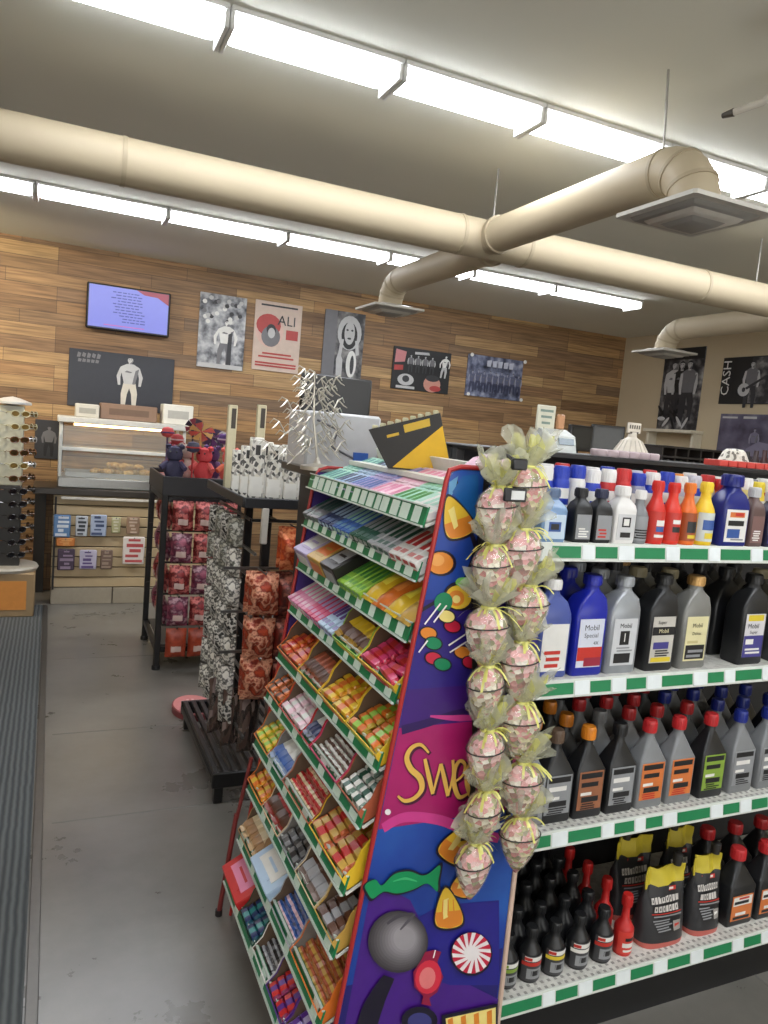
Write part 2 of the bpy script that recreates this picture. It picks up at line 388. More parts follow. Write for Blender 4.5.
# bracket arm hanging at the upper right
t = thing('camera_bracket', 'pale arm with dark tip under the ceiling at the upper right edge', 'bracket', (1.98, 1.72, ZC))
MB().box((0, 0, -0.01), (0.07, 0.07, 0.02), b=0.004).build('mount_plate', C(190, 184, 172, 0.5), t)
MB().tube([(0, 0, -0.015), (-0.005, 0.01, -0.05), (-0.02, 0.06, -0.08), (-0.05, 0.14, -0.09)], 0.011, 10).build('arm', C(200, 195, 184, 0.5), t)
MB().tube([(-0.05, 0.14, -0.09), (-0.06, 0.175, -0.092)], [0.013, 0.008], 10).build('tip', C(70, 64, 56, 0.5), t)
t = thing('ceiling_sensor', 'small beige sensor on the ceiling near the upper right corner', 'sensor', (1.72, 1.5, ZC))
MB().lathe([(0.06, 0), (0.06, -0.018), (0.045, -0.03), (0.02, -0.036)], 18).build('body', C(170, 162, 146, 0.5), t)
MB().tube([(0.02, -0.01, -0.034), (0.05, -0.05, -0.062)], 0.008, 8).build('probe', C(150, 144, 130, 0.5), t)

# ================================================================== WALL PICTURES
def poster(name, label, cat, M, W, H, base, shapes, texts=(), th=0.012, group=None, edge=None):
    """M: frame whose x = right, y = into the wall, z = up, origin at the picture's lower left on the wall"""
    b = MB(); mats = [base, edge or base]
    b.box((W / 2, -th / 2, H / 2), (W, th, H), 0, b=0.002)
    k = 0
    for m, poly in shapes:
        if m not in mats: mats.append(m)
        k += 1; y = -th - 0.0004 * k
        b.add([(u * W, y, v * H) for u, v in poly], [tuple(range(len(poly)))], mats.index(m))
    for m, s, u, v, size, rot in texts:
        if m not in mats: mats.append(m)
        k += 1; y = -th - 0.0004 * k
        vs, fs = text_geo(s, 1.0)
        T = Matrix.Translation((u * W, y, v * H)) @ Matrix.Rotation(-rot, 4, 'Y')
        b.add([(a * size * H, 0, c * size * H) for a, c, _ in vs], fs, mats.index(m), T)
    o = b.build(name, mats, smooth=False); o.matrix_world = M
    return tag(o, label, cat, group)
def MW(px, py):                       # lower-left corner on the back wall
    p = PY(px, py, YB); return Matrix.Translation((p.x, YB - 0.001, p.z)), p
def MR(px, py):
    p = PX(px, py, XR); return Matrix.Translation((XR - 0.001, p.y, p.z)) @ Matrix.Rotation(-PI / 2, 4, 'Z'), p
def figure(cx, v0, h, asp, sk, top, bot, lean=0.0, arms=0.16):
    """plain standing figure: polygons in picture coordinates; asp = H/W"""
    def P(pts): return [(cx + (x + lean * y) * h * asp, v0 + y * h) for x, y in pts]
    out = []
    out.append((bot, P([(-0.11, 0.5), (0.11, 0.5), (0.15, 0.3), (0.13, 0.02), (0.06, 0.02), (0.04, 0.28), (0, 0.4), (-0.04, 0.28), (-0.07, 0.02), (-0.14, 0.02), (-0.15, 0.3)])))
    out.append((top, P([(-0.1, 0.48), (0.1, 0.48), (0.15, 0.68), (0.17, 0.8), (0.06, 0.86), (-0.06, 0.86), (-0.17, 0.8), (-0.15, 0.68)])))
    for s in (-1, 1):
        out.append((sk, P([(s * 0.13, 0.8), (s * 0.18, 0.79), (s * (arms + 0.07), 0.62), (s * (arms + 0.04), 0.45), (s * (arms - 0.005), 0.45), (s * arms, 0.6)])))
    out.append((sk, P([(-0.03, 0.84), (0.03, 0.84), (0.03, 0.9), (-0.03, 0.9)])))
    out.append((sk, P(ell(0, 0.935, 0.05, 0.065))))
    out.append((G_DARK, P([(-0.05, 0.95), (-0.045, 0.985), (0, 1.005), (0.045, 0.985), (0.05, 0.95), (0.035, 0.965), (0, 0.97), (-0.035, 0.965)])))
    out.append((G_MID, P([(0.05, 0.48), (0.1, 0.48), (0.15, 0.68), (0.165, 0.78), (0.1, 0.74), (0.07, 0.6)])))
    out.append((G_MID, P([(-0.1, 0.7), (0.02, 0.69), (0.04, 0.71), (-0.06, 0.735)])))
    out.append((G_MID, P([(-0.02, 0.86), (0.03, 0.86), (0.045, 0.93), (0.05, 0.95), (0.02, 0.9)])))
    out.append((G_DARK, P([(-0.03, 0.94), (-0.01, 0.94), (-0.01, 0.95), (-0.03, 0.95)])))
    out.append((G_DARK, P([(0.01, 0.94), (0.03, 0.94), (0.03, 0.95), (0.01, 0.95)])))
    return out
G_BLACK = C(30, 31, 33, 0.5); G_DARK = C(52, 52, 56, 0.5); G_MID = C(112, 112, 116, 0.5); G_LITE = C(190, 190, 190, 0.5); G_WHITE = C(226, 226, 222, 0.5)
PHOTO = mottled('photo_grey', [(50, 52, 56), (120, 122, 128), (178, 180, 184), (216, 216, 214)], 14, 0.45, 'noise')
PHOTO_D = mottled('photo_dark', [(28, 28, 30), (52, 52, 56), (110, 108, 108), (168, 166, 162)], 11, 0.45, 'noise')
PHOTO_B = mottled('photo_blue', [(48, 52, 70), (86, 92, 116), (128, 134, 158), (170, 174, 190)], 16, 0.45, 'noise')
PHOTO_P = mottled('photo_violet', [(58, 54, 70), (84, 80, 100), (104, 100, 120), (128, 124, 140)], 6, 0.45, 'noise')
# television
M, p = MW(85, 328)
t = thing('television', 'wall mounted flat television showing a lavender screen with dark writing', 'television', (p.x, YB - 0.05, p.z))
TVW, TVH = 0.62, 0.345
MB().box((TVW / 2, 0.0, TVH / 2), (TVW, 0.045, TVH), b=0.008).build('casing', C(24, 24, 28, 0.35), t)
MB().box((TVW / 2, 0.037, TVH / 2), (0.2, 0.03, 0.2), b=0.004).build('wall_bracket', C(40, 40, 44, 0.5), t)
b = MB(); b.add([(0.016, -0.0235, 0.018), (TVW - 0.016, -0.0235, 0.018), (TVW - 0.016, -0.0235, TVH - 0.014), (0.016, -0.0235, TVH - 0.014)], [(0, 1, 2, 3)])
b.add([(TVW - 0.016, -0.0238, TVH - 0.1), (TVW - 0.016, -0.0238, TVH - 0.014), (TVW - 0.26, -0.0238, TVH - 0.014), (TVW - 0.2, -0.0238, TVH - 0.045), (TVW - 0.1, -0.0238, TVH - 0.05)], [(0, 1, 2, 3, 4)], 1)
rr = random.Random(3)
for i in range(11):
    z = TVH - 0.05 - i * 0.022; cx = TVW * 0.47 + rr.uniform(-.03, .03); x = cx - rr.uniform(0.05, 0.12)
    while x < cx + 0.1:
        l = rr.uniform(0.015, 0.04); b.box((x + l / 2, -0.0242, z), (l, 0.0004, 0.007), 2); x += l + 0.008
b.box((TVW * 0.45, -0.0242, 0.04), (0.3, 0.0004, 0.006), 3)
b.build('screen', [mat('screen_lavender', (60, 62, 100), 0.3, emit=((128, 134, 220), 0.6)), mat('screen_red', (120, 40, 50), 0.3, emit=((130, 50, 70), 0.5)), mat('screen_ink', (50, 56, 110), 0.3, emit=((60, 66, 130), 0.3)), mat('screen_rose', (150, 70, 120), 0.3, emit=((170, 90, 150), 0.5))], t, smooth=False)
# dark picture of a standing man
M, p = MW(67, 405); W, H = 0.79, 0.44
sh = [(G_DARK, [(0.0, 0.0), (1, 0.0), (1, 0.1), (0, 0.1)])] + figure(0.57, 0.02, 0.94, H / W, G_LITE, G_LITE, C(206, 200, 186, 0.5), 0.0, 0.17)
sh += [(G_MID, [(0.07 + i * 0.045, 0.86 + 0.02 * (i % 2)), (0.1 + i * 0.045, 0.86), (0.11 + i * 0.045, 0.93), (0.08 + i * 0.045, 0.95)]) for i in range(5)]
sh += [(G_MID, [(0.08 + i * 0.04, 0.78), (0.11 + i * 0.04, 0.78), (0.115 + i * 0.04, 0.83), (0.085 + i * 0.04, 0.84)]) for i in range(5)]
poster('picture', 'dark wide picture of a standing man in pale shorts below the television', 'picture', M, W, H, C(44, 46, 54, 0.4), sh)
# grey action photo
M, p = MW(196, 366); W, H = 0.385, 0.6
sh = figure(0.55, 0.05, 0.62, H / W, G_WHITE, G_WHITE, G_MID, 0.06, 0.2) + [(G_DARK, [(0.62, 0.02), (0.72, 0.02), (0.72, 0.5), (0.64, 0.48)]), (G_LITE, [(0.02, 0.0), (0.98, 0.0), (0.98, 0.06), (0.02, 0.06)])]
rr = random.Random(5)
sh += [(rr.choice([G_DARK, G_LITE, G_MID, G_WHITE]), ell(rr.uniform(.08, .9), rr.uniform(.62, .95), 0.05, 0.03, n=8)) for _ in range(26)]
poster('picture', 'upright grey photo of a player and crowd, right of the television', 'picture', M, W, H, PHOTO, sh)
# red and cream fight poster
M, p = MW(251, 369); W, H = 0.41, 0.58
RED = C(176, 66, 62, 0.5); CREAM = C(206, 186, 172, 0.5)
sh = [(C(214, 180, 168, 0.5), ell(0.33, 0.58, 0.3, 0.24)), (RED, ell(0.3, 0.66, 0.26, 0.16)), (G_MID, ell(0.36, 0.5, 0.2, 0.15)), (G_DARK, ell(0.36, 0.6, 0.1, 0.08)), (G_LITE, ell(0.37, 0.55, 0.075, 0.075)),
      (RED, [(0.68, 0.48), (0.94, 0.48), (0.94, 0.62), (0.68, 0.62)])]
for i, (z, a, c) in enumerate([(0.93, 0.12, 0.9), (0.24, 0.2, 0.82), (0.19, 0.12, 0.88), (0.1, 0.06, 0.94), (0.06, 0.06, 0.94)]):
    sh.append((RED if i != 0 else G_DARK, [(a, z), (c, z), (c, z + 0.025), (a, z + 0.025)]))
poster('picture', 'cream and red boxing poster with bold dark lettering and round portrait', 'picture', M, W, H, CREAM, sh, [(G_DARK, 'ALI', 0.68, 0.74, 0.2, 0)])
# dark portrait with pale hair
M, p = MW(320, 378); W, H = 0.38, 0.6
sh = [(G_MID, [(0, 0), (0.3, 0), (0.3, 1), (0, 1)]), (G_LITE, ell(0.63, 0.7, 0.3, 0.25)), (G_BLACK, ell(0.63, 0.66, 0.2, 0.2)), (G_LITE, ell(0.63, 0.7, 0.13, 0.17)), (G_DARK, ell(0.57, 0.74, 0.03, 0.015)), (G_DARK, ell(0.69, 0.74, 0.03, 0.015)), (G_DARK, ell(0.63, 0.62, 0.05, 0.015)),
      (G_LITE, [(0.42, 0.6), (0.5, 0.6), (0.46, 0.36), (0.38, 0.38)]), (G_LITE, [(0.78, 0.6), (0.86, 0.6), (0.9, 0.4), (0.82, 0.38)]), (G_LITE, [(0.36, 0.06), (0.5, 0.06), (0.5, 0.3), (0.4, 0.44), (0.34, 0.3)]), (G_WHITE, ell(0.72, 0.25, 0.13, 0.2)), (G_DARK, ell(0.74, 0.24, 0.05, 0.14))]
poster('picture', 'upright black and white portrait with long pale hair behind the silver branches', 'picture', M, W, H, PHOTO_D, sh)
# collage
M, p = MW(390, 388); W, H = 0.6, 0.385
PINK = C(200, 130, 132, 0.5)
sh = [(PINK, [(0.03, 0.62), (0.2, 0.66), (0.22, 0.9), (0.04, 0.94)]), (RED, [(0.03, 0.44), (0.18, 0.46), (0.18, 0.58), (0.03, 0.56)]), (G_LITE, ell(0.24, 0.24, 0.14, 0.14)), (G_DARK, ell(0.24, 0.26, 0.06, 0.08)), (C(196, 140, 124, 0.5), ell(0.7, 0.2, 0.15, 0.2)), (G_DARK, ell(0.7, 0.34, 0.12, 0.08)), (RED, ell(0.76, 0.1, 0.1, 0.07)), (G_LITE, [(0.08, 0.03), (0.4, 0.03), (0.4, 0.09), (0.08, 0.09)]), (G_LITE, [(0.36, 0.86), (0.62, 0.88), (0.6, 0.94), (0.36, 0.92)])]
for x in (0.3, 0.42, 0.54, 0.66): sh += figure(x, 0.42, 0.42, H / W, G_LITE, G_MID, G_DARK, 0, 0.15)
sh += figure(0.86, 0.36, 0.56, H / W, G_WHITE, G_WHITE, G_LITE, 0.1, 0.2)
poster('picture', 'dark collage poster of figures with pink and red patches on planks', 'picture', M, W, H, G_BLACK, sh)
# bluish group photo
M, p = MW(464, 395); W, H = 0.63, 0.395
sh = []
for i in range(9): sh += figure(0.1 + i * 0.1, 0.1 + 0.03 * (i % 2), 0.52, H / W, C(150, 152, 170, 0.5), C(92, 96, 122, 0.5), C(62, 66, 90, 0.5), 0, 0.14)
sh += [(C(196, 200, 214, 0.5), [(0.3 + i * 0.1, 0.74), (0.37 + i * 0.1, 0.74), (0.38 + i * 0.1, 0.9), (0.3 + i * 0.1, 0.88)]) for i in range(5)]
sh += [(G_WHITE, ell(u, v, 0.03, 0.045)) for u, v in ((0.02, 0.03), (0.98, 0.03), (0.02, 0.97), (0.98, 0.97))]
poster('picture', 'wide bluish group photo with white corners, rightmost on the planked wall', 'picture', M, W, H, PHOTO_B, sh)
# small dark one behind the spinner, pale strip at the left edge
M, p = MW(34, 458); 
poster('picture', 'small dark picture low on the planks left of the food case', 'picture', M, 0.2, 0.3, G_DARK, figure(0.5, 0.05, 0.8, 1.5, G_MID, G_MID, G_BLACK))
poster('picture', 'pale framed picture cut by the left edge of the photo', 'picture', Matrix.Translation((-0.9, YB - 0.001, 2.1)), 0.505, 0.42, C(206, 204, 190, 0.5), [(PHOTO, [(0.06, 0.08), (0.94, 0.08), (0.94, 0.92), (0.06, 0.92)])])
# right wall
M, p = MR(657, 429); W, H = 0.5, 0.78
sh = [(G_BLACK, [(0, 0.86), (1, 0.86), (1, 1), (0, 1)]), (G_BLACK, [(0.35, 0.2), (0.68, 0.2), (0.64, 0.78), (0.4, 0.8)])]
for x, tp in ((0.3, G_LITE), (0.5, G_BLACK), (0.7, G_MID)): sh += figure(x, 0.1, 0.74, H / W, G_LITE, tp, G_DARK, 0, 0.13)
rr = random.Random(9); sh += [(rr.choice([G_DARK, G_LITE, G_BLACK]), ell(rr.uniform(.1, .9), rr.uniform(.03, .3), 0.1, 0.025, rr.uniform(-1, 1))) for _ in range(14)]
poster('picture', 'tall black and white photo of men standing, left picture on beige wall', 'picture', M, W, H, PHOTO_D, sh)
M, p = MR(719, 404); W, H = 0.62, 0.41
sh = [(PHOTO_D, [(0.5, 0.02), (0.99, 0.02), (0.99, 0.98), (0.5, 0.98)])] + figure(0.52, -0.1, 1.0, H / W, G_LITE, G_MID, G_DARK, 0, 0.15) + [(G_LITE, ell(0.42, 0.3, 0.1, 0.14)), (G_DARK, ell(0.42, 0.3, 0.03, 0.05)), (G_DARK, [(0.44, 0.34), (0.47, 0.3), (0.78, 0.56), (0.76, 0.6)])]
poster('picture', 'black poster of a guitar player with white upright lettering on beige wall', 'picture', M, W, H, G_BLACK, sh, [(G_WHITE, 'CASH', 0.1, 0.56, 0.3, PI / 2)])
M, p = MR(716, 458); W, H = 0.62, 0.4
sh = [(G_LITE, [(0.04, 0.9), (0.3, 0.9), (0.3, 0.94), (0.04, 0.94)]), (G_LITE, [(0.4, 0.9), (0.62, 0.9), (0.62, 0.95), (0.4, 0.95)])] + figure(0.62, 0.1, 0.6, H / W, C(140, 138, 154, 0.5), C(120, 116, 136, 0.5), C(80, 76, 96, 0.5)) + [(C(130, 126, 148, 0.5), [(0.5, 0.1), (0.98, 0.1), (0.98, 0.36), (0.7, 0.42), (0.52, 0.26)])]
poster('picture', 'violet grey photo poster lowest on the beige wall at right', 'picture', M, W, H, PHOTO_P, sh)
# white wall frame shelf
t = thing('wall_shelf', 'white open wall shelf under the tall photo on the beige wall', 'shelf', (XR, 5.46, 1.49))
MB().box((-0.08, 0, 0.235), (0.158, 0.62, 0.03), b=0.004).build('board', C(214, 206, 186, 0.5), t)
for s in (-1, 1): MB().box((-0.06, s * 0.285, 0.11), (0.116, 0.03, 0.22), b=0.004).build('bracket', C(214, 206, 186, 0.5), t)

# ================================================================== FOOD COUNTER AT THE BACK
CY = 5.9
WOODL = mat('pale_slat_wood', (186, 164, 128), 0.5, var=0.1, scale=12)
t = thing('service_counter', 'pale slatwall counter with dark top under the glass food case', 'counter', (0, CY, 0))
b = MB()
for i in range(9): b.box((0.68, 0.01, 0.165 + i * 0.0775), (1.3, 0.02, 0.07), 0, b=0.004)
b.build('slat_front', WOODL, t)
MB().box((0.68, 0.22, 0.46), (1.3, 0.38, 0.7)).build('carcass', C(96, 84, 66, 0.6), t)
MB().box((0.045, 0.0, 0.46), (0.014, 0.05, 0.69)).build('corner_trim', C(34, 32, 30, 0.5), t)
b = MB()
for i in range(3): b.box((0.247 + i * 0.435, 0.004, 0.062), (0.428, 0.02, 0.123), 0, b=0.003)
b.build('tile_base', C(156, 146, 128, 0.35), t)
MB().box((0.62, 0.2, 0.846), (1.46, 0.47, 0.05), b=0.006).build('worktop', C(58, 52, 46, 0.35), t)
MB().box((0.42, -0.028, 0.8), (0.68, 0.012, 0.02), b=0.003).build('price_rail', C(210, 204, 190, 0.4), t)
MB().box((-0.06, 0.4, 0.41), (0.08, 0.05, 0.82)).build('leg', C(40, 38, 38, 0.5), t)
hang = MB()
PACKS = [(53, 71, 515, 537, (96, 132, 176), (220, 226, 232), 'blue and white'), (75, 88, 516, 536, (196, 200, 206), (60, 64, 72), 'pale grey and black'), (90, 107, 515, 536, (170, 182, 206), (70, 84, 120), 'silver blue'), (111, 121, 517, 533, (176, 172, 130), (210, 206, 180), 'small yellow green'), (126, 140, 517, 534, (150, 122, 100), (200, 180, 160), 'tan'),
         (56, 75, 538, 546, (206, 124, 58), (230, 170, 100), 'low orange'), (57, 75, 549, 570, (72, 56, 74), (150, 130, 150), 'dark purple'), (79, 97, 550, 569, (190, 184, 204), (96, 78, 130), 'white and purple'), (100, 113, 550, 569, (118, 96, 84), (160, 140, 124), 'brown'), (122, 145, 537, 564, (222, 214, 208), (186, 84, 84), 'large white and red')]
for (a, c, y0, y1, c1, c2, nm) in PACKS:
    p0 = PY(a, y1, CY - 0.03); p1 = PY(c, y0, CY - 0.03); W, H = p1.x - p0.x, p1.z - p0.z
    b = MB(); b.box((0, 0, -H / 2), (W, 0.02, H), 0, b=0.006)
    rr = random.Random(a)
    for k in range(5):
        ww = rr.uniform(.3, .8) * W; b.box((rr.uniform(-.1, .1) * W, -0.0105, -H * (0.12 + k * 0.19)), (ww, 0.001, H * rr.uniform(.06, .14)), 1)
    o = b.build('snack_pack', [C(*c1, 0.35), C(*c2, 0.35)], loc=((p0.x + p1.x) / 2, CY - 0.03, p1.z))
    row = 'upper' if y0 < 530 else 'lower'
    tag(o, '%s pack hanging in the %s row on the slatwall counter front' % (nm, row), 'pack', 'packs on the slatwall counter')
    hang.tube([((p0.x + p1.x) / 2, 0.005, p1.z - 0.012), ((p0.x + p1.x) / 2, -0.05, p1.z - 0.012), ((p0.x + p1.x) / 2, -0.054, p1.z - 0.004)], 0.003, 6)
hang.build_split('peg_hook', C(120, 118, 112, 0.3, metal=0.8), t)
# glass food case
GL = mat('case_glass', (220, 226, 222), 0.05, alpha=0.13, var=0.0)
STEEL = mat('brushed_steel', (176, 176, 172), 0.35, metal=0.75, scale=60)
t = thing('food_case', 'glass fronted hot food display case on the service counter', 'display case', (0.5, CY + 0.02, 0.871))
W, D, H = 0.9, 0.38, 0.5
MB().box((0, D / 2, 0.04), (W, D, 0.08), b=0.008).build('steel_base', STEEL, t)
MB().box((0, D / 2 - 0.01, H + 0.0), (W + 0.03, D + 0.02, 0.045), b=0.006).build('canopy', C(206, 204, 196, 0.4), t)
for sx in (-1, 1):
    for yy in (0.012, D - 0.012): MB().box((sx * (W / 2 - 0.012), yy, 0.28), (0.022, 0.022, 0.402), b=0.003).build('corner_post', C(204, 204, 198, 0.35), t)
MB().box((0, 0.006, 0.27), (W - 0.05, 0.004, 0.38)).build('front_glass', GL, t)
MB().box((0, D / 2, 0.29), (W - 0.05, D - 0.05, 0.012), b=0.002).build('glass_shelf', mat('shelf_glass', (224, 228, 224), 0.1, alpha=0.4), t)
MB().box((0, 0.0, 0.288), (W - 0.046, 0.014, 0.028), b=0.003).build('shelf_rail', C(214, 214, 208, 0.35), t)
MB().box((0, 0.12, 0.467), (W - 0.2, 0.04, 0.018)).build('warming_lamp', mat('warm_lamp', (255, 230, 180), 0.4, emit=((255, 214, 150), 6.0)), t)
b = MB(); b.box((0, D / 2, 0.087), (W - 0.1, D - 0.1, 0.012)); 
for s in (-1, 1): b.box((0, D / 2 + s * (D / 2 - 0.055), 0.1), (W - 0.1, 0.008, 0.03)); b.box((s * (W / 2 - 0.055), D / 2, 0.1), (0.008, D - 0.1, 0.03))
b.build('food_tray', STEEL, t)
rr = random.Random(4)
FRY = mottled('fried_crust', [(186, 140, 70), (214, 176, 104), (232, 206, 146)], 40, 0.6, 'noise', bump=0.3)
for i in range(22):
    fx = -0.22 + 0.44 * ((i * 0.618) % 1); lay = i // 14
    b = MB(); n = 10; R = rr.uniform(.026, .04)
    prof = [(R * math.sin(PI * k / 6) + 0.001, R * 0.75 * -math.cos(PI * k / 6)) for k in range(7)]
    b.lathe(prof, 10, sx=rr.uniform(.9, 1.5), sy=rr.uniform(.8, 1.1))
    for v in b.v: v += Vector((1, 1, 1)) * 0 + noise.noise_vector(v * 40 + Vector((i, 0, 0))) * 0.006
    o = b.build('fried_piece', FRY, loc=(0.5 + fx * (1 - 0.4 * lay) + 0.02, CY + 0.02 + rr.uniform(.09, .25), 0.871 + 0.118 + lay * 0.045 + R * 0.1)); o.rotation_euler = (0, 0, rr.uniform(0, 6))
    tag(o, 'golden fried piece in the heap on the case\'s lower tray', 'fried food', 'fried pieces in the food case')
# boxes on the case
def carton(px0, px1, pyt, y, z0, D, c, name, label, b_=0.006, extra=None, cat='box'):
    p0 = PY(px0, 420, y); p1 = PY(px1, 420, y); zt = PY((px0 + px1) / 2, pyt, y).z; W = p1.x - p0.x; H = max(0.03, zt - z0)
    b = MB(); b.box((0, D / 2, H / 2), (W, D, H), 0, b=b_); b.box((0, -0.0006, H * 0.5), (W * 0.7, 0.0012, H * 0.4), 1); b.box((0, D / 2, H + 0.0006), (W * 0.9, 0.012, 0.0012), 1)
    return tag(b.build(name, [C(*c, 0.6), C(*[int(v * 0.8) for v in c], 0.6)], loc=((p0.x + p1.x) / 2, y, z0)), label, cat)
ZT = 0.871 + 0.5226
carton(75, 99, 404, CY + 0.06, ZT, 0.2, (206, 200, 186), 'white_carton', 'white carton at the left on top of the food case')
carton(100, 157, 405, CY + 0.1, ZT, 0.2, (140, 112, 92), 'brown_carton', 'long brown flat carton in the middle on top of the food case')
carton(163, 193, 405, CY + 0.05, ZT, 0.2, (222, 218, 206), 'white_carton', 'white carton at the right on top of the food case')

# ------------------------------------------------------------------ sunglasses spinner at the left
sx0, sy0 = -0.25, 5.70
t = thing('sunglasses_spinner', 'tall revolving sunglasses tower on a wooden box base at the left edge', 'spinner rack', (sx0, sy0, 0))
b = MB(); b.box((0, 0, 0.16), (0.36, 0.36, 0.3), 0, b=0.006); b.box((0, -0.181, 0.16), (0.26, 0.004, 0.2), 1)
b.build('box_base', [C(150, 126, 92, 0.5), C(206, 136, 62, 0.5)], t)
MB().lathe([(0.16, 0), (0.16, 0.012)], 20, c=(0, 0, 0)).build('floor_ring', C(40, 38, 36, 0.5), t)
MB().lathe([(0.19, 0.31), (0.2, 0.33), (0.19, 0.345)], 24).build('turntable', C(176, 170, 158, 0.4), t)
MB().box((0, 0, 0.62), (0.15, 0.15, 0.56), b=0.004).build('lower_column', C(46, 44, 42, 0.4), t)
MB().box((0, 0, 1.17), (0.15, 0.15, 0.54), b=0.004).build('upper_column', C(186, 184, 164, 0.3), t)
MB().lathe([(0.02, 1.44), (0.12, 1.45), (0.12, 1.465), (0.05, 1.49), (0.0, 1.5)], 20).build('top_cap', C(196, 194, 190, 0.3), t)
b = MB()
for k in range(12):
    for a in range(4):
        ang = a * PI / 2 + 0.4; z = 0.42 + k * 0.087; d = Vector((math.sin(ang), -math.cos(ang), 0)); 
        b.tube([d * 0.07 + Vector((0, 0, z)), d * 0.155 + Vector((0, 0, z))], 0.004, 6)
b.build_split('nose_peg', C(150, 148, 140, 0.3, metal=0.6), t)
def glasses_mesh(fr, ln):
    b = MB()
    for s in (-1, 1):
        pts = [(s * 0.033 + 0.027 * math.cos(2 * PI * i / 14), 0, 0.02 * math.sin(2 * PI * i / 14)) for i in range(15)]
        b.tube(pts, 0.0035, 6, 0)
        b.prism(ell(s * 0.033, 0, 0.026, 0.019, n=12), 1, -0.001, 0.001, 1)
        b.tube([(s * 0.06, 0, 0.008), (s * 0.064, 0.05, 0.008), (s * 0.06, 0.09, 0.0)], 0.0026, 6, 0)
    b.tube([(-0.008, 0, 0.006), (0, -0.002, 0.009), (0.008, 0, 0.006)], 0.003, 6, 0)
    return b.mesh('sunglasses', [fr, ln])
GM = [glasses_mesh(C(40, 36, 34, 0.25), C(24, 24, 26, 0.1)), glasses_mesh(C(190, 184, 150, 0.25), C(120, 96, 50, 0.1)), glasses_mesh(C(206, 206, 206, 0.2, metal=0.5), C(70, 76, 80, 0.1)), glasses_mesh(C(110, 70, 40, 0.25), C(60, 44, 24, 0.1)), glasses_mesh(C(210, 190, 60, 0.25), C(150, 130, 60, 0.1))]
rr = random.Random(11); lowset = [0, 0, 2, 0, 3]; upset = [1, 2, 4, 2, 1, 3]
sideN = ['front', 'right', 'back', 'left']
for k in range(12):
    for a in (0, 1, 3):
        ang = a * PI / 2 + 0.4; z = 0.42 + k * 0.087 + 0.012
        gi = rr.choice(lowset if k < 6 else upset)
        o = inst(GM[gi], 'sunglasses', None, Matrix.Translation((sx0, sy0, z)) @ Matrix.Rotation(ang, 4, 'Z') @ Matrix.Translation((0, -0.145, 0.0)))
        tag(o, '%s sunglasses on the %s face of the spinner, %s row up' % (['black', 'clear amber', 'silver', 'brown', 'yellow'][gi], sideN[a], ORD[k]), 'sunglasses', 'sunglasses on the spinner')

# ================================================================== HANGING BAG MESH
def bag_mesh(name, W, H, T, mats, seed=0, crinkle=0.006, nx=8, nz=10, label=None, hole=True):
    """sealed pillow bag hanging from its top edge: origin at the top middle, front to -y"""
    b = MB(); vs = []; rows = []
    for side in (-1, 1):
        g = []
        for j in range(nz + 1):
            r = []
            for i in range(nx + 1):
                u = i / nx * 2 - 1; v = j / nz; e = (1 - abs(u) ** 3) * max(0, 1 - abs((v - 0.54) / 0.46) ** 2.6)
                n = noise.noise(Vector((u * 2.3 + seed, v * 3.1, side * 5 + seed * 0.7)))
                y = side * (0.0012 + T / 2 * e) + (crinkle * n * (0.3 + e))
                x = u * W / 2 * (1 - 0.05 * e) + 0.003 * noise.noise(Vector((v * 6, seed, u)))
                r.append(len(vs)); vs.append((x, y, -v * H + 0.002 * n))
            g.append(r)
        rows.append(g)
    fs = []; mi = []
    for g, sd in zip(rows, (-1, 1)):
        for j in range(nz):
            for i in range(nx):
                q = (g[j][i], g[j][i + 1], g[j + 1][i + 1], g[j + 1][i]); fs.append(q if sd > 0 else q[::-1])
                u = (i + .5) / nx * 2 - 1; v = (j + .5) / nz
                m = 0
                if label and abs(u) < label[0] and label[1] < v < label[2]: m = 1
                elif len(mats) > 2 and (v < 0.1 or v > 0.92): m = 2
                mi.append(m)
    a, c = rows
    for j in range(nz):
        fs.append((a[j][0], a[j + 1][0], c[j + 1][0], c[j][0])); mi.append(0); fs.append((a[j][nx], c[j][nx], c[j + 1][nx], a[j + 1][nx])); mi.append(0)
    for i in range(nx):
        fs.append((a[0][i], c[0][i], c[0][i + 1], a[0][i + 1])); mi.append(0); fs.append((a[nz][i], a[nz][i + 1], c[nz][i + 1], c[nz][i])); mi.append(0)
    b.v = [Vector(p) for p in vs]; b.f = fs; b.m = mi
    return b.mesh(name, mats, angle=60)

# ================================================================== BLACK BIN RACK (far, left)
BLK = mat('black_powdercoat', (24, 23, 23), 0.4, var=0.2)
rx0, rx1, ry0, ry1 = 0.60, 1.02, 4.34, 4.94
t = thing('bin_rack', 'black steel post rack with a bin of toys on top, beside the aisle', 'display rack', (rx0, ry0, 0))
W, D = rx1 - rx0, ry1 - ry0
for ax in (0, W):
    for ay in (0, D): 
        p = MB().box((ax, ay, 0.56), (0.034, 0.034, 1.08), b=0.004).build('post', BLK, t)
        MB().lathe([(0.024, 0.0), (0.024, 0.02), (0.015, 0.03)], 10, c=(ax, ay, 0)).build('foot', C(14, 14, 14, 0.6), p)
b = MB()
for z in (0.12, 1.0):
    for s in (0, D): b.box((W / 2, s, z), (W - 0.04, 0.025, 0.03))
    for s in (0, W): b.box((s, D / 2, z), (0.025, D - 0.04, 0.03))
b.build_split('rail', BLK, t)
b = MB(); b.box((W / 2, D / 2, 0.137), (W - 0.04, D - 0.04, 0.008))
b.build('bottom_shelf', C(60, 58, 56, 0.5), t)
b = MB(); b.box((W / 2, D / 2, 1.025), (W + 0.03, D + 0.03, 0.01))
for s in (-0.012, D + 0.012): b.box((W / 2, s, 1.075), (W + 0.04, 0.012, 0.11), b=0.003)
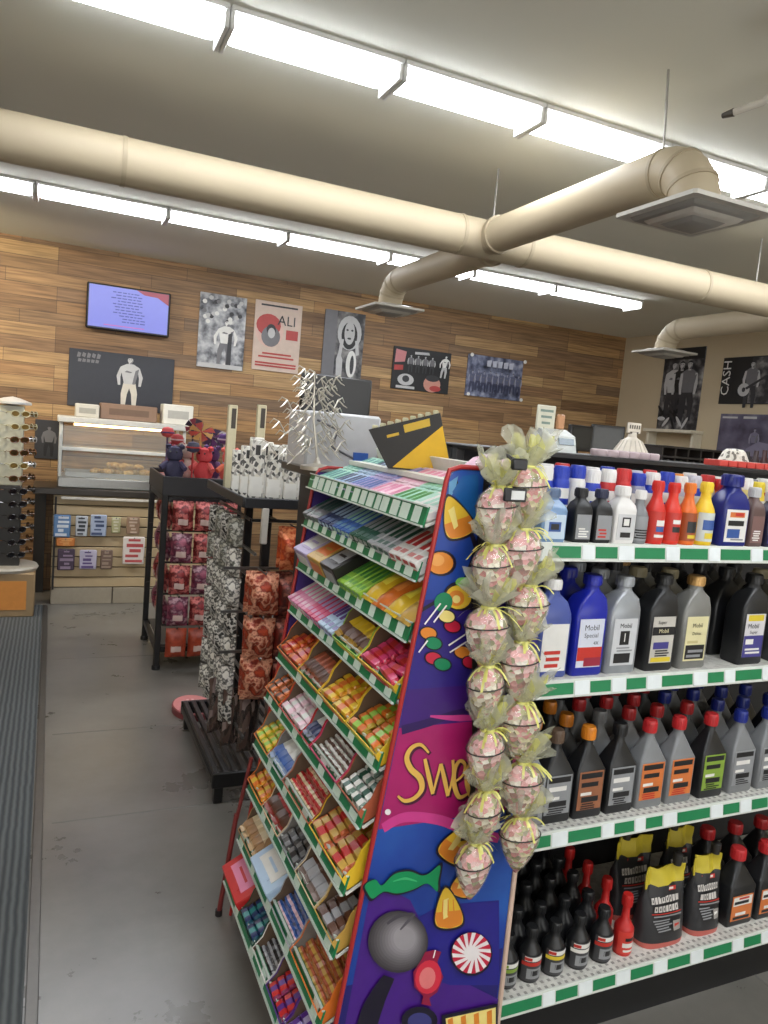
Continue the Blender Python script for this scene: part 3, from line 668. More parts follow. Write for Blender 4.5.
for s in (-0.012, W + 0.012): b.box((s, D / 2, 1.075), (0.012, D + 0.01, 0.11), b=0.003)
b.build('top_bin', C(38, 36, 38, 0.5), t)
hk = MB()
REDB = [mottled('wine_foil', [(60, 18, 22), (140, 36, 38), (84, 22, 28), (206, 110, 104), (120, 30, 40), (60, 18, 22)], 20, 0.3, 'noise', bump=0.5, metal=0.25), mottled('plum_foil', [(104, 44, 66), (150, 76, 96), (84, 30, 54), (190, 150, 160), (60, 24, 36)], 20, 0.3, 'noise', bump=0.5, metal=0.25), mottled('rust_foil', [(120, 40, 24), (160, 62, 36), (96, 32, 22)], 20, 0.35, 'noise', bump=0.5)]
bm_ = [bag_mesh('hanging_bag', 0.115, 0.17, 0.055, [m, C(206, 180, 170, 0.4)], s, label=(0.5, .62, .8)) for s, m in enumerate(REDB)]
k = 0; ncol = ['wine red', 'plum', 'rust red']
for rw in range(5):
    z = 1.0 - rw * 0.185
    for cl in range(3):
        x = rx0 + 0.095 + cl * 0.125; m = [0, 1, 0, 1, 2][rw] if cl != 1 else [0, 0, 1, 0, 2][rw]
        hk.tube([(x - rx0, 0.0, z + 0.002), (x - rx0, -0.09, z + 0.002), (x - rx0, -0.095, z + 0.012)], 0.003, 6)
        for dep in range(1):
            o = inst(bm_[m], 'hanging_bag', None, Matrix.Translation((x, ry0 - 0.062 + dep * 0.03, z)) @ Matrix.Rotation(random.uniform(-.15, .15), 4, 'Z'))
            tag(o, '%s snack bag on the bin rack end, %s row down, %s column' % (ncol[m], ORD[rw], ['left', 'middle', 'right'][cl]), 'snack bag', 'red bags on the bin rack')
for rw in range(4):
    for cl in range(3):
        y = ry0 + 0.13 + cl * 0.17; z = 0.98 - rw * 0.19
        hk.tube([(0.0, y - ry0, z + 0.002), (-0.02, y - ry0, z + 0.002)], 0.003, 6)
        o = inst(bm_[(rw + cl) % 2], 'hanging_bag', None, Matrix.Translation((rx0 - 0.012 + 0.055, y, z)) @ Matrix.Rotation(-PI / 2, 4, 'Z'))
        tag(o, '%s bag on the aisle side of bin rack, %s row down, %s from front' % (ncol[(rw + cl) % 2], ORD[rw], ORD[cl]), 'snack bag', 'bags on the aisle side of the bin rack')
for rw in range(5): hk.box((W / 2, -0.001, 1.004 - rw * 0.185), (W, 0.008, 0.012))
hk.build_split('peg_hook', C(60, 58, 56, 0.35, metal=0.6), t)
# toys standing in the bin
def toy(kind, c1, c2, x, y, z0, h, lab):
    g = 'toys in the black bin'
    tt = thing('plush_toy' if kind == 'plush' else 'pinwheel' if kind == 'fan' else 'wand_toy', lab, 'toy', (x, y, z0), random.uniform(-.6, .6), g)
    tt.scale = (1.15, 1.15, 1.2) if kind == 'plush' else (1.5, 1.5, 1.08)
    if kind == 'plush':
        b = MB(); b.lathe([(0.0, 0), (0.035, 0.005), (0.05, 0.04), (0.042, 0.08), (0.02, 0.1)], 12); b.build('body', C(*c1, 0.8, bump=0.4, scale=120), tt)
        b = MB(); b.lathe([(0.012, 0.09), (0.036, 0.105), (0.042, 0.13), (0.03, 0.16), (0.0, 0.17)], 12)
        for s in (-1, 1): b.lathe([(0.0, 0), (0.015, 0.006), (0.015, 0.02), (0.0, 0.03)], 8, c=(s * 0.032, 0, 0.15))
        hd = b.build('head', C(*c1, 0.8, bump=0.4, scale=120), tt)
        b = MB()
        for s in (-1, 1): b.lathe([(0, -.006), (0.006, 0), (0, .006)], 8, c=(s * 0.015, -0.036, 0.14))
        b.build_split('eye', C(20, 20, 22, 0.2), hd)
        for s in (-1, 1): MB().tube([(s * 0.03, -0.01, 0.085), (s * 0.06, -0.035, 0.06)], [0.016, 0.014], 8).build('arm', C(*c2, 0.8), tt)
    else:
        MB().tube([(0, 0, 0), (0, 0, h)], 0.004, 6).build('stick', C(*c2, 0.4), tt)
        b = MB()
        if kind == 'fan':
            for i in range(8):
                a = 2 * PI * i / 8; b.add([(0, -0.006, h), (0.055 * math.cos(a), -0.012, h + 0.055 * math.sin(a)), (0.05 * math.cos(a + .6), -0.004, h + 0.05 * math.sin(a + .6))], [(0, 1, 2)], i % 2)
                b.add([(0, -0.005, h), (0.055 * math.cos(a), -0.011, h + 0.055 * math.sin(a)), (0.05 * math.cos(a + .6), -0.003, h + 0.05 * math.sin(a + .6))], [(2, 1, 0)], i % 2)
            b.lathe([(0, -.005), (0.007, 0), (0, .005)], 8, c=(0, -0.01, h))
        else:
            b.lathe([(0, 0), (0.02, 0.008), (0.028, 0.03), (0.02, 0.055), (0, 0.062)], 12, c=(0, 0, h - 0.005)); b.lathe([(0.0285, 0.026), (0.0295, 0.03), (0.0285, 0.034)], 12, c=(0, 0, h - 0.005), mi=1)
        b.build('head', [C(*c1, 0.45), C(*c2, 0.45)], tt, smooth=(kind != 'fan'))
TOYS = [('plush', (60, 58, 84), (70, 66, 96), .05, .06, 0, 'navy plush toy at the left front of the bin'), ('wand', (180, 66, 70), (210, 180, 180), .08, .2, .22, 'red ball wand toy at the left of the bin'), ('plush', (206, 196, 186), (196, 90, 90), .13, .2, 0, 'cream plush toy near the left of the bin'),
        ('fan', (200, 90, 80), (220, 180, 110), .22, .22, .29, 'red and yellow pinwheel rising in the bin middle'), ('fan', (120, 70, 130), (80, 60, 100), .3, .3, .27, 'purple pinwheel right of the bin middle'), ('fan', (150, 66, 84), (60, 48, 70), .2, .38, .31, 'wine and dark pinwheel at the back of the bin'), ('plush', (206, 70, 74), (220, 100, 96), .22, .07, 0, 'red plush toy in the front middle of the bin'),
        ('wand', (90, 60, 120), (200, 190, 210), .36, .2, .24, 'violet ball wand toy right in the bin'), ('plush', (220, 110, 96), (226, 120, 90), .37, .06, 0, 'coral plush toy at the right front of the bin'), ('wand', (70, 74, 96), (190, 60, 60), .15, .05, .19, 'slate ball wand toy leaning at the bin front'), ('plush', (96, 70, 120), (140, 110, 160), .3, .25, 0, 'lilac plush toy behind the red and coral ones'), ('fan', (70, 66, 90), (200, 200, 200), .36, .42, .26, 'dark and white pinwheel at the back right of the bin'), ('wand', (216, 90, 90), (90, 70, 120), .05, .4, .25, 'pink ball wand toy at the back left of the bin'), ('plush', (150, 60, 70), (90, 40, 60), .1, .32, 0, 'maroon plush toy behind the cream one')]
b = MB(); b.loft([rrect(0.40, 0.58, 0, r=0.1), rrect(0.405, 0.585, 0.07, r=0.1), rrect(0.2, 0.3, 0.085, r=0.3)])
tag(b.build('loose_sweets', mottled('loose_sweets', [(150, 60, 66), (80, 60, 90), (196, 150, 140), (60, 50, 60), (206, 90, 80)], 60, 0.4, bump=0.5), loc=(rx0 + 0.21, ry0 + 0.3, 1.031)), 'bed of loose wrapped sweets filling the black bin', 'sweets', kind='stuff')
for kd, c1, c2, x, y, h, lb in TOYS: toy(kd, c1, c2, rx0 + x, ry0 + y + 0.01, 1.1 + (0.008 if 0.1 < x < 0.3 and 0.12 < y < 0.45 else 0), h - 0.03, lb)
# ================================================================== PEG STAND WITH SLATTED BASE (middle)
mx0, mx1, my0, my1 = 0.61, 1.02, 2.72, 3.5
t = thing('peg_stand', 'black peg stand with slatted low base and counter tray on top', 'display rack', (mx0, my0, 0))
W, D = mx1 - mx0, my1 - my0
b = MB()
for i in range(11): b.box((0.018 + i * (W - 0.036) / 10, D / 2, 0.12), (0.022, D - 0.02, 0.02), b=0.003)
b.build('slats', mat('slat_black', (46, 44, 43), 0.38), t)
b = MB()
for s in (0.012, D - 0.012): b.box((W / 2, s, 0.098), (W, 0.024, 0.06), b=0.003)
for s in (0.012, W - 0.012): b.box((s, D / 2, 0.094), (0.024, D - 0.05, 0.03), b=0.003)
b.build('base_frame', BLK, t)
for ax in (0.03, W - 0.03):
    for ay in (0.03, D - 0.03): MB().box((ax, ay, 0.035), (0.035, 0.035, 0.07), b=0.003).build('foot', BLK, t)
for ay in (0.3, 0.62): MB().box((W * 0.55, ay, 0.66), (0.035, 0.035, 1.08), b=0.003).build('post', C(30, 29, 29, 0.4), t)
MB().box((0.15, 0.06, 1.09), (0.026, 0.02, 0.14), b=0.003).build('front_tag_post', C(196, 190, 180, 0.5), t)
b = MB()
for z in (1.1, 0.88, 0.66, 0.44): 
    b.tube([(0.118, 0.14, z), (W - 0.01, 0.14, z)], 0.007, 8); b.tube([(0.118, 0.14, z), (0.118, D - 0.05, z)], 0.007, 8); b.tube([(W * 0.55, 0.14, z), (W * 0.55, 0.3, z)], 0.006, 8)
b.build_split('hang_rail', C(60, 58, 58, 0.35, metal=0.5), t)
b = MB(); b.box((W / 2 + .04, D / 2 + 0.03, 1.165), (W - 0.06, D - 0.06, 0.012))
for s in (0.06, D): b.box((W / 2 + .04, s, 1.178), (W - 0.05, 0.012, 0.04), b=0.003)
for s in (0.066, W + 0.014): b.box((s, D / 2 + .03, 1.178), (0.012, D - 0.06, 0.04), b=0.003)
b.build('tray', C(44, 44, 46, 0.4), t)
hk = MB()
FOIL = [mottled('copper_foil', [(110, 34, 24), (190, 76, 44), (130, 42, 28), (236, 170, 136), (160, 58, 36), (96, 30, 22), (214, 120, 86)], 20, 0.28, 'noise', bump=0.5, metal=0.25), mottled('orange_foil', [(150, 50, 28), (222, 100, 50), (176, 60, 34), (236, 150, 100), (196, 78, 40), (90, 36, 28)], 20, 0.3, 'noise', bump=0.5, metal=0.25), mottled('maroon_foil', [(60, 24, 22), (130, 44, 34), (70, 30, 26), (186, 110, 90), (104, 34, 28)], 20, 0.3, 'noise', bump=0.5, metal=0.25)]
BWF = [mottled('white_black_print', [(60, 58, 56), (226, 222, 212), (234, 230, 222), (50, 48, 46), (222, 218, 208), (236, 232, 226), (90, 88, 84)], 30, 0.35, 'noise', bump=0.4), mottled('black_white_print', [(200, 196, 190), (30, 28, 28), (40, 38, 38), (222, 218, 210), (34, 32, 32), (150, 146, 140), (24, 22, 22)], 34, 0.35, 'noise', bump=0.4), mottled('grey_green_print', [(84, 84, 74), (206, 204, 194), (70, 70, 62), (190, 186, 170), (110, 108, 94)], 34, 0.35, 'noise', bump=0.4)]
fm = [bag_mesh('foil_bag', 0.116, 0.165, 0.06, [m], 20 + i, 0.012) for i, m in enumerate(FOIL)]
bw = [bag_mesh('snack_packet', 0.072, 0.115, 0.03, [m], 30 + i, 0.006) for i, m in enumerate(BWF)]
fn = ['copper red', 'orange red', 'maroon']
for rw, (z, ks) in enumerate([(1.085, (None, 1)), (0.905, (0, 2)), (0.73, (0, 2)), (0.565, (0, 2))]):
    for cl in range(2):
        kf = ks[cl]
        if kf is None: continue
        for dep in range(2):
            x = mx0 + 0.16 + cl * 0.118; y = my0 + 0.05 + dep * 0.05
            if dep == 0: hk.tube([(x - mx0, 0.14, z + 0.003), (x - mx0, 0.02, z + 0.003), (x - mx0, 0.012, z + 0.014)], 0.003, 6)
            o = inst(fm[kf], 'foil_bag', None, Matrix.Translation((x, y, z)) @ Matrix.Rotation(random.uniform(-.2, .2), 4, 'Z') @ Matrix.Rotation(random.uniform(-.04, .04), 4, 'Y'))
            tag(o, '%s foil bag on peg stand front, %s row down, %s column, %s' % (fn[kf], ORD[rw], ['left', 'right'][cl], ['foremost', 'behind'][dep]), 'snack bag', 'foil bags on the peg stand')
bn = ['mostly white', 'mostly black', 'grey green']
kk = 0
for rw in range(7):
    for cl in range(4):
        z = 1.1 - rw * 0.122; y = my0 + 0.2 + cl * 0.13; kf = [2, 0, 0, 1, 0, 0, 1, 1][rw] if cl % 2 == 0 else [1, 2, 0, 0, 1, 0, 0, 1][rw]
        x = mx0 + 0.085
        hk.tube([(0.115, y - my0, z + 0.003), (0.06, y - my0, z + 0.003), (0.056, y - my0, z + 0.01)], 0.0025, 6)
        o = inst(bw[kf], 'snack_packet', None, Matrix.Translation((x - 0.012, y, z)) @ Matrix.Rotation(-PI / 2 + 0.75 + random.uniform(-.3, .3), 4, 'Z') @ Matrix.Rotation(random.uniform(-.06, .06), 4, 'Y'))
        tag(o, '%s packet on peg stand aisle side, %s row down, %s from front' % (bn[kf], ORD[rw], ORD[cl]), 'snack packet', 'black and white packets on the peg stand')
for i in range(4): hk.box((0.118, D * 0.45, 1.1 - (2 * i + 1) * 0.122 + 0.003), (0.01, D * 0.8, 0.01))
for z in (0.905, 0.73, 0.565): hk.box((W / 2, 0.142, z + 0.003), (W * 0.9, 0.01, 0.01))
hk.build_split('peg_hook', C(120, 118, 114, 0.3, metal=0.7), t)
CLR = mottled('clear_brown_bag', [(70, 58, 52), (110, 88, 80), (48, 40, 38), (150, 130, 124), (84, 70, 62)], 60, 0.15, bump=0.2, stretch=(1, 1, 0.25), alpha=0.8)
cm = bag_mesh('clear_bag', 0.085, 0.24, 0.04, [CLR], 44, 0.012)
hk2 = MB()
for i, (x, y, z) in enumerate([(0.68, 3.05, 0.4), (0.715, 2.92, 0.395), (0.765, 2.83, 0.4), (0.86, 2.79, 0.4)]):
    o = inst(cm, 'clear_bag', None, Matrix.Translation((x, y, z)) @ Matrix.Rotation(0.5 - i * 0.2, 4, 'Z'))
    tag(o, 'long clear bag of brown sweets low on peg stand, %s from aisle' % ORD[i], 'snack bag', 'clear bags low on the peg stand')
    hk2.tube([(x - mx0, y - my0, z + 0.001), (x - mx0, y - my0 + 0.04, z + 0.02), (max(x - mx0, 0.118), max(0.145, y - my0 + 0.05), 0.44)], 0.003, 6)
hk2.build_split('low_hook', C(120, 118, 114, 0.3, metal=0.7), t)
# cards standing in the tray
CARD = mottled('card_print', [(226, 222, 212), (232, 230, 222), (214, 210, 198), (226, 222, 212), (222, 216, 200), (90, 88, 84), (226, 222, 212), (170, 166, 156)], 75, 0.4)
b = MB(); b.box((0, 0, 0.1), (0.075, 0.02, 0.2), 0, b=0.003)
cardm = MB().box((0, 0, 0.095), (0.066, 0.014, 0.19), 0, b=0.003).box((0, -0.0075, 0.05), (0.05, 0.001, 0.06), 1).box((0, -0.0075, 0.16), (0.02, 0.001, 0.03), 2).mesh('white_card_pack', [CARD, C(228, 226, 218, 0.4), C(60, 58, 56, 0.4)])
rr = random.Random(8)
for r_ in range(3):
    for c_ in range(5):
        x = mx0 + 0.12 + c_ * 0.071; y = my0 + 0.12 + r_ * 0.15
        o = inst(cardm, 'card_pack', None, Matrix.Translation((x, y, 1.172)) @ Matrix.Rotation(rr.uniform(-.2, .2), 4, 'Z') @ Matrix.Diagonal((0.92, 1, rr.uniform(.95, 1.3), 1)))
        tag(o, 'white card pack in the peg stand tray, %s row back, %s from left' % (ORD[r_], ORD[c_]), 'card pack', 'white card packs in the tray')
for i, (px, nm) in enumerate([(233, 'left'), (262, 'right')]):
    p = PY(px, 405, 3.38)
    tt = thing('tall_box', 'tall narrow cream box with dark panel rising above the tray, %s one' % nm, 'box', (p.x, 3.38, 1.172), 0, 'tall cream boxes')
    MB().box((0, 0, (p.z - 1.172) / 2), (0.04, 0.03, p.z - 1.172), b=0.003).build('carton', C(206, 196, 162, 0.45), tt)
    MB().box((0.004, -0.016, (p.z - 1.172) - 0.06), (0.02, 0.002, 0.09)).build('dark_panel', C(70, 62, 54, 0.4), tt)
# pink oval sign on floor
tt = thing('oval_floor_sign', 'pink oval sign plate on the floor at the slatted base', 'sign', (0.70, 3.68, 0))
MB().prism(ell(0, 0, 0.1, 0.14, n=28), 2, 0.0, 0.03).build('base', C(130, 60, 62, 0.5), tt)
b = MB(); b.prism(ell(0, 0, 0.094, 0.13, n=28), 2, 0.03, 0.034, 0)
for i in range(4): b.box((-0.04 + i * 0.025, 0.0, 0.0345), (0.012, 0.16 - abs(i - 1.5) * 0.03, 0.001), 1)
b.build('face', [C(206, 130, 128, 0.45), C(226, 180, 176, 0.45)], tt)

# silver wire tree and boxes behind the candy rack
t = thing('pedestal_cabinet', 'dark storage pedestal behind the candy rack carrying the grey case', 'cabinet', (0.9, 2.1, 0))
MB().box((0.03, 0.24, 0.68), (0.22, 0.46, 1.3), b=0.006).build('body', C(52, 48, 46, 0.5), t)
MB().box((0.0, 0.24, 1.345), (0.30, 0.48, 0.03), b=0.004).build('top', C(70, 66, 62, 0.4), t)
MB().box((0.03, 0.24, 0.015), (0.2, 0.42, 0.03)).build('plinth', C(26, 26, 26, 0.6), t)
t = thing('counter_case', 'pale grey display case with raised black lid behind the candy rack', 'display case', (0.9, 2.2, 1.36))
pl, pr = PY(306, 440, 2.2).x - 0.9, PY(380, 440, 2.2).x - 0.9; W = pr - pl; cx = (pl + pr) / 2
zt = PY(340, 413, 2.2).z - 1.36; zt2 = PY(345, 377, 2.35).z - 1.36
MB().box((cx, 0.1, zt / 2), (W, 0.2, zt), b=0.008).build('body', C(196, 196, 198, 0.35), t)
b = MB(); b.tube([(pl + 0.03, -0.002, zt * .85), (cx - 0.02, -0.002, zt * .7), (cx - 0.04, -0.002, zt * .4), (cx + 0.07, -0.002, zt * .15)], 0.004, 6)
b.box((cx + 0.06, -0.003, zt * 0.25), (0.05, 0.006, 0.03), 1); b.build('front_trim', [C(120, 120, 124, 0.4), C(60, 100, 180, 0.4)], t)
MB().box((cx + 0.02, 0.16, (zt + zt2) / 2), (W - 0.0, 0.02, zt2 - zt), b=0.005).build('lid', C(30, 30, 31, 0.3), t)
t = thing('silver_tree', 'silver zigzag wire tree ornament behind the candy rack', 'ornament', (0, 0, 0))
p0 = PY(314, 462, 2.14); t.location = (p0.x + 0.01, 2.14, 1.36)
top = PY(300, 370, 2.14).z - 1.36
SIL = mat('silver_wire', (206, 200, 188), 0.28, metal=0.6)
MB().lathe([(0.05, 0), (0.05, 0.012), (0.012, 0.02), (0.004, 0.04)], 14).build('base', SIL, t)
MB().tube([(0, 0, 0.03), (-0.02, 0, top * 0.5), (-0.03, 0, top)], [0.004, 0.0035, 0.002], 8).build('stem', SIL, t)
rr = random.Random(21)
for i in range(15):
    z = top * (0.2 + 0.78 * i / 14); a = i * 2.4; L = 0.105 * (1.15 - i / 20)
    s = 1 if i % 2 else -1
    dx = s * abs(math.cos(a)) * 0.8 + s * 0.3; dy = math.sin(a) * 0.4
    pts = []
    for k in range(6):
        q = k / 5; pts.append((-0.02 + dx * L * q, dy * L * q, z + 0.05 * q * q - 0.05 * q + (0.012 if k % 2 else -0.012)))
    b = MB(); b.tube(pts, 0.0024, 6)
    for k in range(1, 6):
        p = Vector(pts[k]); 
        for sg in (-1, 1): b.tube([p, p + Vector((0.015 * s, sg * 0.008, sg * 0.012 - 0.004)), p + Vector((0.025 * s, sg * 0.014, sg * 0.008 - 0.014))], [0.0024, 0.002, 0.001], 5)
    b.build('branch', SIL, t)

# ================================================================== CANDY RACK
RN, RF = 1.29, 2.06                    # near end panel, far end
REDM = C(168, 44, 42, 0.35); WHITE_S = C(222, 222, 212, 0.5); GREEN = C(24, 122, 74, 0.4); TAGM = C(214, 232, 218, 0.4)
TZ = [1.336, 1.225, 1.10, 0.972, 0.830, 0.711, 0.570, 0.432, 0.277, 0.150]
TX = [0.683, 0.679, 0.671, 0.656, 0.631, 0.604, 0.580, 0.570, 0.552, 0.520]
XB = 0.945
t_rack = thing('candy_rack', 'tall sloped candy rack with ten green edged tiers and painted end panel', 'candy rack', (0, 0, 0))
def faceX(z): return 0.583 + (0.722 - 0.583) * (z - 0.262) / (1.431 - 0.262) - 0.004
def strip_mb(L, hgt, n, rr):
    """ticket channel: base strip plus list of tag rectangles (centre, width)"""
    out = []; x = 0.02
    while x < L - 0.05:
        wd = rr.uniform(0.024, 0.04); out.append((x + wd / 2, wd)); x += wd + rr.uniform(0.03, 0.11) * n
    return out
rr = random.Random(17)
RL = RF - RN - 0.03
FR = []                                 # tier frames
for i, (x, z) in enumerate(zip(TX, TZ)):
    a = math.radians(21 if i == 0 else 29)
    dep = 0.235 if i == 0 else 0.22
    v = Vector((math.cos(a), 0, math.sin(a))); wv = Vector((-math.sin(a), 0, math.cos(a))); u = Vector((0, -1, 0))
    # frame: local x along the rack from its far end, local y = up the slope, local z = normal
    M = Matrix(((u.x, v.x, wv.x, x), (u.y, v.y, wv.y, RF - 0.015), (u.z, v.z, wv.z, z - 0.016), (0, 0, 0, 1)))
    FR.append((M, dep))
    b = MB(M); b.box((RL / 2, dep / 2, -0.004), (RL, dep, 0.006)); b.box((RL / 2, dep - 0.004, 0.02), (RL, 0.005, 0.045))
    sh = b.build('shelf', WHITE_S, t_rack)
    # front channel, leaning slightly back
    T = Matrix.Translation((x - 0.004, RN + 0.015, z - 0.022)) @ Matrix.Rotation(math.radians(14), 4, 'Y')
    b = MB(T); b.box((0, RL / 2, 0.021), (0.005, RL, 0.044), 0, b=0.001); b.box((-0.004, RL / 2, 0.001), (0.006, RL, 0.004), 1); b.box((-0.004, RL / 2, 0.042), (0.006, RL, 0.003), 1)
    st = b.build('price_strip', [GREEN, C(206, 214, 206, 0.4)], t_rack)
    for c, wd in strip_mb(RL, 0.04, [0.22, 0.4, 0.6, 0.75, 1.8, 1.8, 1.7, 1.7, 1.7, 1.6][i], rr):
        MB(T).box((-0.0042, c, 0.0215), (0.0014, wd, 0.033), 0).build('price_tag', TAGM, st)
# frame tubes
b = MB()
zt = 1.44
def side_pts(y, zt=zt): return [(faceX(0.0) - 0.004, y, 0.006), (faceX(0.7) - 0.005, y, 0.7), (faceX(zt - .03) - 0.005, y, zt - 0.03), (faceX(1.43) - 0.002, y, zt - 0.008), (faceX(1.45) + 0.02, y, zt), (0.86, y, zt)]
faceX0 = faceX
b.tube(side_pts(RN - 0.004), 0.0052, 10)
b.build('front_frame_tube', REDM, t_rack)
b = MB(); b.tube(side_pts(RF, 1.375), 0.005, 10); b.build('rear_frame_tube', REDM, t_rack)
b = MB(); b.tube([(0.512, 2.078, 0.004), (0.545, 2.075, 0.32)], 0.0075, 10); b.lathe([(0.011, 0), (0.011, 0.018)], 10, c=(0.512, 2.078, 0), mi=1); b.tube([(0.545, 2.075, 0.3), (0.575, 2.062, 0.5)], 0.006, 8)
b.build('rear_leg', [C(120, 46, 44, 0.4), C(40, 34, 34, 0.5)], t_rack)
b = MB(); b.box((0.982, RN - 0.002, 0.40), (0.012, 0.014, 0.8), 0, b=0.003); b.box((XB - 0.008, RF, 0.69), (0.016, 0.022, 1.375), 0, b=0.003)
b.build_split('back_post', C(206, 178, 160, 0.45), t_rack)
MB().box((XB - 0.003, (RN + RF) / 2, 0.73), (0.005, RF - RN - 0.03, 1.3)).build('back_sheet', C(190, 186, 176, 0.6), t_rack)
MB().box(((0.56 + XB) / 2, (RN + RF) / 2, 0.03), (XB - 0.57, RF - RN - 0.02, 0.05), b=0.004).build('base_frame', C(110, 40, 40, 0.5), t_rack)
b = MB(); b.box((0.87, (RN + RF) / 2 + 0.0, 1.395), (0.14, RF - RN - 0.03, 0.012)); b.build('top_ledge', WHITE_S, t_rack)
# end panels (near one painted)
def panel_poly():
    return [(faceX(0.03), 0.03), (0.975, 0.03), (0.975, 0.8), (0.87, zt - 0.004), (faceX(1.44) + 0.012, zt - 0.004), (faceX(1.41), 1.415)]
BLUE = mottled('panel_blue', [(26, 50, 130), (30, 66, 152), (42, 96, 176)], 3.2, 0.3, 'noise')
MB().prism(panel_poly(), 1, RN - 0.004, RN + 0.008).build('end_panel', BLUE, t_rack)
MB().prism([(faceX(0.03), 0.03), (XB - 0.02, 0.03), (XB - 0.02, 1.36), (faceX(1.36), 1.36)], 1, RF - 0.008, RF + 0.004).build('rear_end_panel', C(60, 40, 110, 0.4), t_rack)
# painted artwork on the near panel: printed shapes in thin layers
YP = RN - 0.004
art = {}; artm = []; ab = MB(); layer = [0]
def q(px, py): p = PY(px, py, YP); return (p.x, p.z)
def paint(m, pts, raw=False):
    if m not in artm: artm.append(m)
    layer[0] += 1; y = YP - 0.00035 - 0.00006 * layer[0]
    pp = pts if raw else [q(*p) for p in pts]
    ab.add([(a, y, c) for a, c in pp], [tuple(range(len(pp)))], artm.index(m))
def stroke(m, pts, wds, raw=False):
    P2 = [Vector(p) for p in (pts if raw else [q(*p) for p in pts])]
    # smooth (Catmull-Rom)
    S2 = []; W2 = []
    for i in range(len(P2) - 1):
        p0, p1, p2, p3 = P2[max(0, i - 1)], P2[i], P2[i + 1], P2[min(len(P2) - 1, i + 2)]
        for k in range(5):
            tt = k / 5; S2.append(0.5 * ((2 * p1) + (p2 - p0) * tt + (2 * p0 - 5 * p1 + 4 * p2 - p3) * tt * tt + (3 * p1 - p0 - 3 * p2 + p3) * tt ** 3)); W2.append(wds[i] * (1 - tt) + wds[i + 1] * tt)
    S2.append(P2[-1]); W2.append(wds[-1])
    if m not in artm: artm.append(m)
    layer[0] += 1; y = YP - 0.00035 - 0.00006 * layer[0]
    vs = []
    for i, p in enumerate(S2):
        d = (S2[min(i + 1, len(S2) - 1)] - S2[max(i - 1, 0)]).normalized(); n = Vector((-d.y, d.x)) * W2[i] / 2
        a, c = p + n, p - n; vs += [(a.x, y, a.y), (c.x, y, c.y)]
    ab.add(vs, [(2 * i, 2 * i + 1, 2 * i + 3, 2 * i + 2) for i in range(len(S2) - 1)], artm.index(m))
def smooth(pts, k=4):
    P2 = [Vector(p) for p in pts]; n = len(P2); out = []
    for i in range(n):
        p0, p1, p2, p3 = P2[i - 1], P2[i], P2[(i + 1) % n], P2[(i + 2) % n]
        for j in range(k):
            t_ = j / k; v = 0.5 * ((2 * p1) + (p2 - p0) * t_ + (2 * p0 - 5 * p1 + 4 * p2 - p3) * t_ * t_ + (3 * p1 - p0 - 3 * p2 + p3) * t_ ** 3); out.append((v.x, v.y))
    return out
def lx(py):                             # left inner edge of the panel in photo rows
    return 450 - (py - 474) * 0.191
def band(m, ys_l, right):               # region along the left edge between two photo rows
    paint(m, [(lx(y) - 0, y) for y in ys_l] + right)
PURP = C(62, 26, 112, 0.3); DPURP = C(44, 18, 84, 0.3); MAGN = C(164, 26, 98, 0.3); PINKL = C(200, 60, 136, 0.3); NAVY = C(34, 28, 104, 0.3); INK = C(26, 22, 40, 0.3)
YEL = C(226, 186, 56, 0.3); ORA = C(218, 132, 46, 0.3); CRM = C(236, 216, 130, 0.3); GRN = C(22, 128, 84, 0.3); REDP = C(190, 34, 62, 0.3); WHT = C(232, 226, 226, 0.3); GOLD = C(222, 176, 84, 0.3)
XRR = 0.972
def zr(z0, z1, m, xl=None):             # full-width band between heights on the panel
    paint(m, [(faceX(z0) + 0.002, z0), (XRR, z0), (XRR, z1), (faceX(z1) + 0.002, z1)], raw=True)
zb = [q(400, y)[1] for y in (600, 690, 728, 826)]
zr(zb[1], zb[0], C(48, 34, 122, 0.3)); zr(zb[2], zb[1], PURP); zr(zb[3], zb[2], MAGN)
zr(0.04, 0.36, NAVY)
paint(C(70, 30, 126, 0.3), [(lx(880), 880), (410, 900), (440, 960), (470, 985), (500, 1000), (500, 1060), (lx(1060), 1060)])
paint(C(38, 34, 128, 0.3), [(395, 930), (440, 905), (499, 900), (499, 985), (450, 985), (420, 975)])
